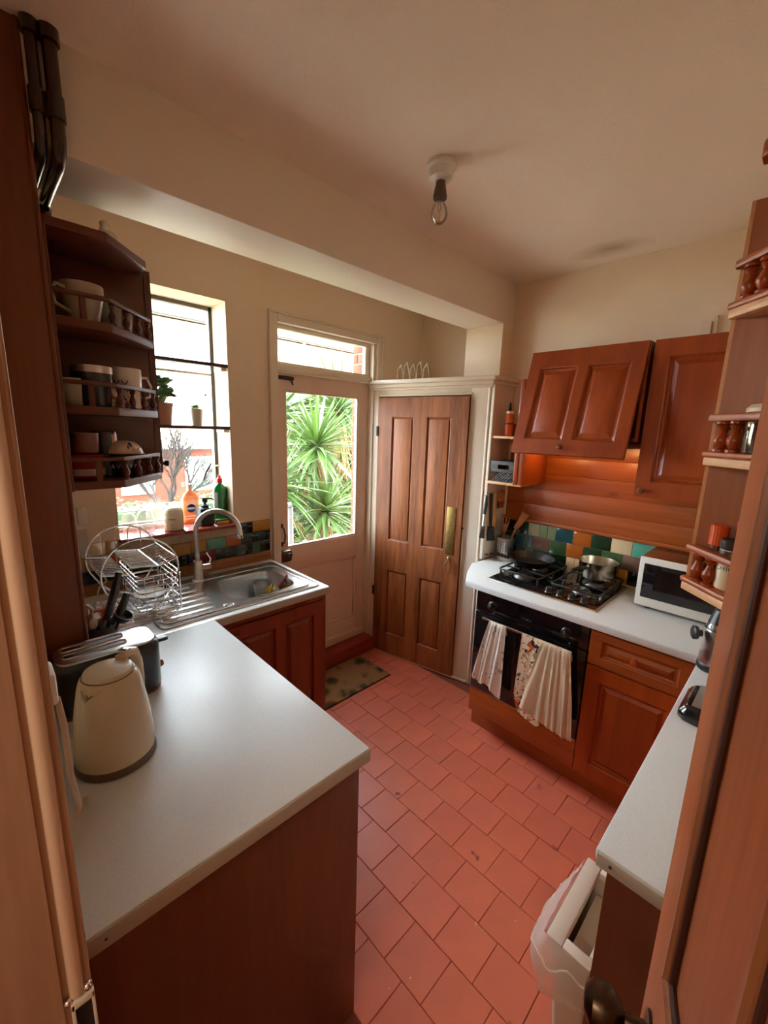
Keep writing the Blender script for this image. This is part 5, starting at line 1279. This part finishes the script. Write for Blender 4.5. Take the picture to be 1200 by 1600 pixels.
# ------------------------------------------------------------------ by the doorway
def text_mesh(body, size, fn):
    cu = bpy.data.curves.new('lettering', 'FONT'); cu.body = body; cu.size = size; cu.align_x = 'CENTER'; cu.resolution_u = 3
    o = bpy.data.objects.new('lettering', cu); COL.objects.link(o)
    me = bpy.data.meshes.new_from_object(o.evaluated_get(bpy.context.evaluated_depsgraph_get()))
    bpy.data.objects.remove(o)
    g = G().add([fn(v.co.x, v.co.y) for v in me.vertices], [tuple(p.vertices) for p in me.polygons])
    bpy.data.meshes.remove(me)
    return g
def spices():
    z3, z2, z1 = 1.468, 1.701, 1.946
    bg = plain('brown_spice', C(96, 44, 30), .25, coat=.4)
    oc = plain('orange_lid', C(214, 84, 30), .35)
    c = Vector((.931, .095, z3))
    t = thing('spice_jar', 'spice jar with ribbed orange lid at the end of the spice shelf', 'jar', c)
    obj('jar', G().lathe([(.011, 0), (.0125, .003), (.0125, .048), (.0095, .058), (.0095, .070)], c, 20), bg, t)
    rb = [[(c.x + (.0125 + .0006 * (i % 2) - o) * math.cos(2 * PI * i / 36), c.y + (.0125 + .0006 * (i % 2) - o) * math.sin(2 * PI * i / 36), c.z + hz) for i in range(36)] for o, hz in ((0, .070), (0, .103), (.002, .106))]
    obj('lid', G().loft(rb), oc, t, sharp=20)
    c = Vector((.928, .058, z3))
    t = thing('tall_spice_jar', 'taller spice jar with red lid behind the ribbed one', 'jar', c)
    obj('jar', G().lathe([(.013, 0), (.0145, .003), (.0145, .075), (.012, .088)], c, 20), bg, t)
    obj('lid', G().lathe([(.0145, .086), (.0155, .088), (.0155, .114), (.013, .118), (.003, .119)], c, 20), plain('red_orange_lid', C(196, 52, 24), .35), t)
    c = Vector((.904, .070, z3))
    t = thing('seasoning_tub', 'white and brown seasoning tub with a black lid on the spice shelf', 'tub', c)
    R = .0175
    obj('tub', G().lathe([(R - .003, 0), (R, .003), (R, .070), (R - .001, .072)], c, 26), plain('tub_cream', C(222, 206, 170), .35), t)
    obj('lid', G().lathe([(R, .071), (R + .001, .073), (R + .001, .086), (R - .001, .088), (R - .006, .086), (.003, .085)], c, 26), plain('grey_lid', C(58, 50, 46), .4), t)
    obj('brown_band', G().lathe([(R + .0004, .052), (R + .0005, .0525), (R + .0005, .0695), (R + .0004, .07)], c, 26), plain('brown_label', C(74, 48, 30), .4), t)
    obj('ochre_oval', G().sheet(lambda u, v: (c.x + (R + .001) * math.cos(math.radians(172 + 66 * u)), c.y + (R + .001) * math.sin(math.radians(172 + 66 * u)), c.z + .061 + (.007 * math.sqrt(max(0, 1 - (2 * u - 1) ** 2))) * (2 * v - 1)), 10, 2), plain('ochre_label', C(178, 136, 66), .4), t)
    a0 = math.radians(196)
    def wrap(x, y, a=a0, z=.036): return (c.x + (R + .0012) * math.cos(a + x / R), c.y + (R + .0012) * math.sin(a + x / R), c.z + z + y)
    obj('lettering', text_mesh('CHICKEN', .0115, lambda x, y: wrap(x, y)), BLACKM, t, normals=False)
    c = Vector((.868, .028, z3))
    t = thing('herb_jar', 'glass jar of dark herbs nearest the open door', 'jar', c)
    obj('jar', G().lathe([(.017, 0), (.0195, .003), (.0195, .055), (.015, .064)], c, 20), plain('dark_herbs', C(58, 52, 34), .3, coat=.4), t)
    obj('lid', G().lathe([(.0175, .062), (.018, .064), (.018, .08), (.003, .082)], c, 20), BLACKP, t)
    c = Vector((.888, .050, z2))
    t = thing('storage_jar', 'ribbed clear storage jar with pale lid on the middle spice shelf', 'jar', c)
    n = 40
    def rib(r, h): return [(c.x + (r + .0012 * (i % 2)) * math.cos(2 * PI * i / n), c.y + (r + .0012 * (i % 2)) * math.sin(2 * PI * i / n), c.z + h) for i in range(n)]
    obj('jar', G().loft([rib(.033, .001), rib(.0345, .004), rib(.0345, .058), rib(.031, .064)]), glass('ribbed_glass', (.80, .74, .68, 1), .6), t)
    obj('lid', G().lathe([(.033, .062), (.0365, .064), (.0365, .070), (.031, .076), (.003, .079)], c, 30), plain('pale_lid', C(206, 186, 160), .4), t)
    c = Vector((.835, .02, z1))
    t = thing('lilac_jar', 'small lilac jar on the highest spice shelf', 'jar', c)
    obj('jar', G().lathe([(.018, 0), (.021, .003), (.021, .045), (.017, .05)], c, 18), plain('lilac_glaze', C(150, 140, 168), .3), t)
    obj('lid', G().lathe([(.018, .048), (.0185, .05), (.0185, .06), (.003, .063)], c, 18), WHITEP, t)
spices()
def narrow_counter():
    c = Vector((1.82, .132, WT))
    t = thing('drink_dispenser', 'steel and black pump flask standing on the narrow counter', 'flask', c)
    obj('base', G().lathe([(.047, 0), (.050, .004), (.050, .022), (.048, .026)], c, 28), BLACKP, t)
    obj('steel_body', G().lathe([(.047, .024), (.048, .028), (.048, .150), (.0465, .154)], c, 32), STEEL, t)
    obj('shoulder', G().lathe([(.047, .152), (.042, .162), (.033, .20), (.025, .226), (.018, .232), (.003, .234)], c, 28), BLACKP, t)
    obj('collar_ring', G().lathe([(.041, .158), (.0425, .161), (.0395, .176), (.037, .178)], c, 28), CHROME, t)
    obj('tap_knob', G().lathe([(.012, 0), (.012, .012), (.024, .015), (.025, .026), (.018, .030), (.003, .031)], c + Vector((-.035, .045, .135)), 18, axis=(-.45, .88, 0)), BLACKP, t)
    obj('back_column', G().box(1.80, .0, WT + .001, 1.87, .088, WT + .22), BLACKM, t, bevel=.012)
    c = Vector((1.49, .075, WT))
    t = thing('warming_gadget', 'low black gadget with slotted grey top on the narrow counter', 'appliance', c)
    def oc(k, z): return [(x, y, z) for x, y in ((1.385 + k, .045), (1.40 + k, .145 - k), (1.42, .163 - k), (1.565, .163 - k), (1.595 - k, .14 - k), (1.60 - k, .045), (1.60 - k, -.05), (1.385 + k, -.05))]
    obj('body', G().loft([oc(0, WT + .001), oc(0, WT + .022), oc(.012, WT + .04), oc(.02, WT + .044)]), plain('gloss_black', (.010, .010, .010, 1), .12, coat=.5), t, bevel=.003)
    tp = obj('top_plate', G().box(1.425, -.045, WT + .043, 1.575, .134, WT + .0465), plain('grey_plate', C(120, 112, 104), .4), t, bevel=.002)
    for i in range(4): obj('slot', G().box(1.435 + i * .035, .092, WT + .0462, 1.457 + i * .035, .098, WT + .0472), BLACKM, tp)
narrow_counter()
def bin_():
    t = thing('kitchen_bin', 'slim white plastic bin hooked beneath the narrow counter end', 'bin', (.98, .21, .18))
    x0, x1, ya, yb, zt = .852, 1.108, .163, .258, .56
    wp = plain('bin_plastic', C(216, 204, 186), .4)
    def ring(k, z, j=0): return [(x, y, z) for x, y in rr(x0 + k, ya + j, x1 - k, yb - k, .012, 3)]
    obj('bucket', G().loft([ring(.03, .16, 0), ring(.006, zt - .03), ring(.004, zt - .01), ring(.010, zt - .01, .006), ring(.034, .165, .004)]), wp, t, sharp=45)
    g = G().box(x0 - .006, yb - .032, zt - .022, x1 + .004, yb + .006, zt).box(x0 - .006, ya, zt - .022, x0 + .022, yb - .032, zt).box(x1 - .02, ya, zt - .022, x1 + .004, yb - .032, zt).box(x0 + .022, ya, zt - .022, x1 - .02, ya + .012, zt)
    obj('rim_frame', g, wp, t, bevel=.004)
    obj('inner_tray', G().box(x0 + .024, ya + .012, zt - .075, x1 - .022, yb - .034, zt - .070), wp, t)
    obj('hook', G().box(1.07, .1590, zt - .05, 1.10, .1635, zt + .008), wp, t, bevel=.001)
    # liner drooping over the outer rim
    rn = random.Random(9)
    def fn(u, v):
        # u runs from the far end round the outer corner to the near end
        L1, L2 = x1 - x0 + .01, yb - ya
        s = u * (L1 + L2)
        if s < L1: p = Vector((x1 + .004 - s, yb + .006, 0)); nrm = Vector((0, 1, 0))
        else: p = Vector((x0 - .007, yb + .004 - (s - L1), 0)); nrm = Vector((-1, 0, 0))
        cr = math.exp(-((s - L1) / .05) ** 2)
        nrm = (nrm + Vector((-.7, .7, 0)) * cr).normalized()
        puff = (.010 + .034 * math.sin(PI * min(1, u * 1.05))) * math.sin(PI * min(1, v * 1.1 + .05)) + (.0025 * math.sin(u * 31 + 3 * v) + .0015 * math.sin(u * 53 + 7 * v)) * (.3 + v)
        drop = .20 * (.55 + .45 * math.sin(PI * (.10 + .85 * u)))
        q = p + nrm * max(.002, puff)
        return (q.x, q.y, zt + .002 - drop * v)
    obj('liner', G().sheet(fn, 60, 16), film('translucent_bag', C(236, 228, 222), .38), t, sharp=80)
    g = G().tube([fn(i / 40, .30 + .06 * math.sin(i)) for i in range(41)], .0025, 5)
    obj('liner_tie', g, film('bag_edge', C(236, 228, 220), .7), t)
bin_()
def doormat():
    t = thing('doormat', 'worn beige doormat with olive flower print by the back door', 'mat', (1.68, 2.0, 0))
    m, nt, p, L = newmat('doormat_pile')
    p.inputs['Roughness'].default_value = .95
    tc = nt.nodes.new('ShaderNodeTexCoord')
    v = nt.nodes.new('ShaderNodeTexVoronoi'); v.inputs['Scale'].default_value = 8.5; v.inputs['Randomness'].default_value = 1.0
    L.new(tc.outputs['Object'], v.inputs['Vector'])
    n = nt.nodes.new('ShaderNodeTexNoise'); n.inputs['Scale'].default_value = 30; n.inputs['Detail'].default_value = 4
    L.new(tc.outputs['Object'], n.inputs['Vector'])
    a = nt.nodes.new('ShaderNodeMath'); a.operation = 'MULTIPLY_ADD'; a.inputs[1].default_value = .55
    L.new(n.outputs[0], a.inputs[0]); L.new(v.outputs['Distance'], a.inputs[2])
    cr = nt.nodes.new('ShaderNodeValToRGB')
    e = cr.color_ramp.elements; e[0].position = .42; e[0].color = C(58, 54, 30); e[1].position = .80; e[1].color = C(158, 118, 74)
    k = e.new(.58); k.color = C(84, 72, 40); k = e.new(.68); k.color = C(136, 100, 62)
    L.new(a.outputs[0], cr.inputs[0]); L.new(cr.outputs[0], p.inputs['Base Color'])
    b = nt.nodes.new('ShaderNodeBump'); b.inputs['Strength'].default_value = .8; b.inputs['Distance'].default_value = .006
    n3 = nt.nodes.new('ShaderNodeTexNoise'); n3.inputs['Scale'].default_value = 260; L.new(tc.outputs['Object'], n3.inputs['Vector'])
    L.new(n3.outputs[0], b.inputs['Height']); L.new(b.outputs[0], p.inputs['Normal'])
    obj('pile', G().prism([(1.30, 1.868), (1.958, 1.868), (1.968, 2.205), (1.30, 2.205)], .003, .012), m, t, bevel=.003)
    obj('backing', G().prism([(1.297, 1.865), (1.962, 1.865), (1.972, 2.208), (1.297, 2.208)], .0005, .005), plain('mat_backing', C(54, 34, 24), .9), t)
doormat()

# ------------------------------------------------------------------ outside
def outside():
    def gz(y): return -.12 if y < 3 else (-.12 - .10 * (y - 3) if y < 14 else -1.22 - .10)
    rn = random.Random(11)
    gr = plain('dry_ground', C(150, 134, 96), .95, vary=.1, vscale=3)
    struct('patio', G().box(-6, 2.53, -.2, 12, 6.9, -.11), plain('pale_paving', C(206, 196, 180), .9, vary=.05, vscale=4))
    obj('garden_ground', G().sheet(lambda u, v: (-14 + 50 * u, 2.56 + 40 * v, -.12 - .09 * max(0, min(11, 40 * v - .5))), 10, 40), gr, kind='structure')
    # brick return beside the door
    bp = thing('brick_pier', 'red brick return beside the glazed back door', 'brick pier', (2.26, 2.60, -.12))
    obj('mortar_core', G().box(2.196, 2.44, -.12, 2.238, 2.606, 2.60), plain('mortar', C(120, 104, 90), .95), bp)
    br = plain('red_brick', C(112, 48, 28), .9, vary=.15, vscale=30, bump=.4, bscale=60, rnd=.18)
    proto = None
    for k in range(38):
        z = -.11 + k * .075
        for j in range(2):
            a, b = (2.436, 2.548 if k % 2 else 2.496) if j == 0 else (2.558 if k % 2 else 2.506, 2.610)
            if z > 2.5: continue
            g = G().box(2.190, a, z, 2.238, b, z + .065)
            o = obj('brick', g, br, bp, bevel=.003)
    # railing
    t = thing('handrail', 'pale metal handrail post seen through the back door', 'railing', (1.84, 3.0, -.1))
    gm = plain('galvanised_metal', C(92, 96, 98), .5, .3)
    obj('post', G().cyl((1.85, 3.0, -.12), (1.85, 3.0, 1.06), .028), gm, t)
    obj('rail', G().cyl((1.40, 2.98, 1.08), (1.86, 3.0, 1.08), .024), gm, t)
    obj('lower_rail', G().cyl((1.40, 2.98, .55), (1.85, 3.0, .55), .016), gm, t)
    # yuccas: trunks, rosettes of single leaves and a skirt of dead ones
    yl = plain('yucca_leaf', C(62, 88, 30), .45, vary=.15, vscale=5, rnd=.3); dl = plain('dead_yucca_leaf', C(112, 86, 50), .9, rnd=.2)
    tk = plain('yucca_trunk', C(96, 78, 58), .9, bump=.8, bscale=30)
    def blade(L, w, droop, th=.0):
        r = []
        for k in range(6):
            s = k / 5; ww = w * (.55 + .9 * s if s < .4 else .91 * (1 - (s - .4) / .62) + .01)
            x = L * s; z = -droop * L * s * s
            r.append([(x, -ww, z + ww * .35), (x, 0, z), (x, ww, z + ww * .35)])
        return G().loft(r, False, False, closed=False)
    protos = [build(blade(1, .036, d), 'leaf') for d in (.06, .16, .30)]
    for me in protos: me.materials.append(yl)
    dead = build(blade(1, .018, .35), 'dead_leaf'); dead.materials.append(dl)
    def yucca(label, base, heads, nleaf):
        t = thing('yucca', label, 'plant', base)
        for h, L in heads:
            H = Vector(h); B = Vector((base[0] + (h[0] - base[0]) * .35, base[1] + .1 + (h[1] - base[1]) * .35, base[2]))
            obj('trunk', G().tube([B, (B + H) / 2 + Vector((0, .05, -.05)), H], [.07, .06, .05], 8), tk, t)
            for i in range(nleaf):
                el = math.asin(-.55 + 1.5 * ((i + .5) / nleaf)); az = i * 2.39996 + rn.uniform(-.2, .2)
                o = bpy.data.objects.new('leaf', protos[0 if el > .5 else (1 if el > 0 else 2)]); COL.objects.link(o); o.parent = t
                o.location = H - Vector(base) + Vector((0, 0, .05 * el)); o.rotation_euler = (rn.uniform(-.3, .3), -el, az)
                s = L * rn.uniform(.85, 1.12); o.scale = (s, s * 1.1, s)
        # dry skirts under the heads, one loose mass
        g = G()
        for h, L in heads:
            for i in range(90):
                el = rn.uniform(-1.45, -.35); az = rn.uniform(0, 2 * PI); s = L * rn.uniform(.7, 1.1)
                M = Matrix.Translation(Vector(h) - Vector((0, 0, rn.uniform(.05, .45)))) @ Matrix.Rotation(az, 4, 'Z') @ Matrix.Rotation(-el, 4, 'Y') @ Matrix.Scale(s, 4)
                b = blade(1, .017, .25); b.xf(M); g.add(b.v, b.f)
        obj('dead_leaves', g, dl, t, kind='stuff', normals=False)
    yucca('tall green yucca filling the upper door glass', (2.9, 4.1, -.2), [((2.83, 4.0, 1.50), .72), ((3.55, 4.5, 1.95), .75), ((2.75, 4.75, 1.85), .8)], 98)
    yucca('lower green yucca in front, filling the bottom of the door glass', (2.6, 3.75, -.2), [((2.74, 3.70, .80), .66), ((2.20, 3.85, 1.10), .66), ((2.28, 3.9, .45), .6)], 98)
    g = G()
    for i in range(3000):
        x = rn.uniform(3.55, 5.7); y = rn.uniform(5.6, 6.5); z = rn.uniform(-.2, 2.2 + .15 * math.sin(x * 3))
        M = Matrix.Translation((x, y, z)) @ Matrix.Rotation(rn.uniform(0, 6.3), 4, 'Z') @ Matrix.Rotation(rn.uniform(-1.3, 1.3), 4, 'X') @ Matrix.Scale(rn.uniform(2, 4), 4)
        g.add([M @ Vector(p) for p in ((-.04, 0, 0), (0, -.018, .004), (.045, 0, 0), (0, .018, .004))], [(0, 1, 2, 3)])
    sh = thing('backing_shrub', 'wide shrub added as dark backing behind the yuccas', 'shrub', (4.6, 6.1, -.2))  # added to cut the bright sky behind the sparse yucca leaves
    obj('shrub_leaves', g, plain('shrub_leaf', C(60, 76, 28), .6, rnd=.1), sh, kind='stuff', normals=False)
    obj('shrub_stems', G().tube([(4.0, 6.1, -.2), (4.1, 6.1, 1.2)], .05).tube([(5.0, 6.1, -.2), (4.9, 6.15, 1.3)], .05), tk, sh)
    # house across the way, blown out by the light
    h = thing('house', 'pale house with red brick ground floor seen through the window', 'house', (7.5, 16, -1.4))
    brick = plain('far_red_brick', C(88, 38, 22), .9, vary=.12, vscale=8); cream = plain('cream_render', C(190, 172, 140), .9)
    rf = plain('clay_roof', C(130, 84, 56), .9, vary=.15, vscale=5); wf = plain('white_frame', C(236, 236, 232), .5)
    obj('ground_floor', G().box(1.5, 15, -1.5, 14.5, 22, .90), brick, h)
    obj('string_course', G().box(1.3, 14.75, .90, 14.7, 22, 1.25), wf, h)
    obj('upper_floor', G().box(1.5, 15, 1.25, 14.5, 22, 5.0), cream, h)
    obj('gutter', G().cyl((1.2, 14.6, 5.02), (14.8, 14.6, 5.02), .07), IRON, h)
    obj('roof', G().add([(1.1, 14.5, 4.95), (14.9, 14.5, 4.95), (14.9, 18.5, 7.2), (1.1, 18.5, 7.2), (1.1, 22.5, 4.95), (14.9, 22.5, 4.95)], [(0, 1, 2, 3), (3, 2, 5, 4), (0, 3, 4), (1, 5, 2)]), rf, h)
    for x in (3.2, 5.15, 9.3, 11.5):
        f = obj('window', G().box(x, 14.93, -.55, x + .95, 15.02, .62), wf, h)
        for i in range(2):
            for j in range(2): obj('pane', G().box(x + .08 + i * .42, 14.915, -.48 + j * .54, x + .45 + i * .42, 14.935, .02 + j * .54), plain('far_pane', C(90, 98, 104), .1), f)
    for x in (3.8, 8.6, 11.2):
        f = obj('window', G().box(x, 14.93, 2.6, x + 1.3, 15.02, 4.1), wf, h)
        for i in range(2): obj('pane', G().box(x + .09 + i * .59, 14.915, 2.7, x + .62 + i * .59, 14.935, 4.0), plain('far_pane_upper', C(150, 158, 160), .1), f)
    obj('downpipe', G().cyl((9.95, 14.9, -1.4), (9.95, 14.9, 5.0), .06), wf, h)
    # bare tree
    t = thing('bare_tree', 'leafless garden tree in front of the brick house', 'tree', (2.35, 8, -.7))
    g = G(); bark = plain('grey_bark', C(38, 31, 27), .9)
    def grow(p, d, L, r, lev):
        q = p + d * L; m_ = (p + q) / 2 + Vector((rn.uniform(-.05, .05), rn.uniform(-.05, .05), 0)) * L
        g.tube([p, m_, q], [r, r * .85, r * .68], 5)
        if lev == 0: return
        for k in range(3 if lev > 1 else 2):
            nd = (d + Vector((rn.uniform(-.75, .75), rn.uniform(-.75, .75), rn.uniform(-.1, .5)))).normalized()
            grow(q if k else m_, nd, L * rn.uniform(.62, .85), r * .66, lev - 1)
    obj('trunk', G().tube([(2.35, 8, -.75), (2.36, 8, -.2), (2.40, 8, .1)], [.09, .075, .06], 8), bark, t)
    for dx, dz in ((-.55, .9), (.1, 1), (.75, .8), (.35, .9)): grow(Vector((2.40, 8, .05)), Vector((dx, rn.uniform(-.3, .3), dz)).normalized(), .55, .035, 5)
    obj('branches', g, bark, t, kind='stuff')
    # clipped hedge
    g = G()
    for i in range(3600):
        x = rn.uniform(.2, 2.6); y = rn.uniform(5.8, 6.4); z = rn.uniform(-.4, .70) + .05 * math.sin(x * 6)
        M = Matrix.Translation((x, y, z)) @ Matrix.Rotation(rn.uniform(0, 6.3), 4, 'Z') @ Matrix.Rotation(rn.uniform(-1.2, 1.2), 4, 'X')
        g.add([M @ Vector(p) for p in ((-.03, 0, 0), (0, -.014, .004), (.035, 0, 0), (0, .014, .004))], [(0, 1, 2, 3)])
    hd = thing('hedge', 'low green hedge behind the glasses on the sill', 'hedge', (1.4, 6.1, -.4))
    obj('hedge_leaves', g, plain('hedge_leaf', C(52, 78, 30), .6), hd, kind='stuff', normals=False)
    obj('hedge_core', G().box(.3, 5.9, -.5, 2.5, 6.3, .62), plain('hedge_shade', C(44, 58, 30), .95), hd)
outside()
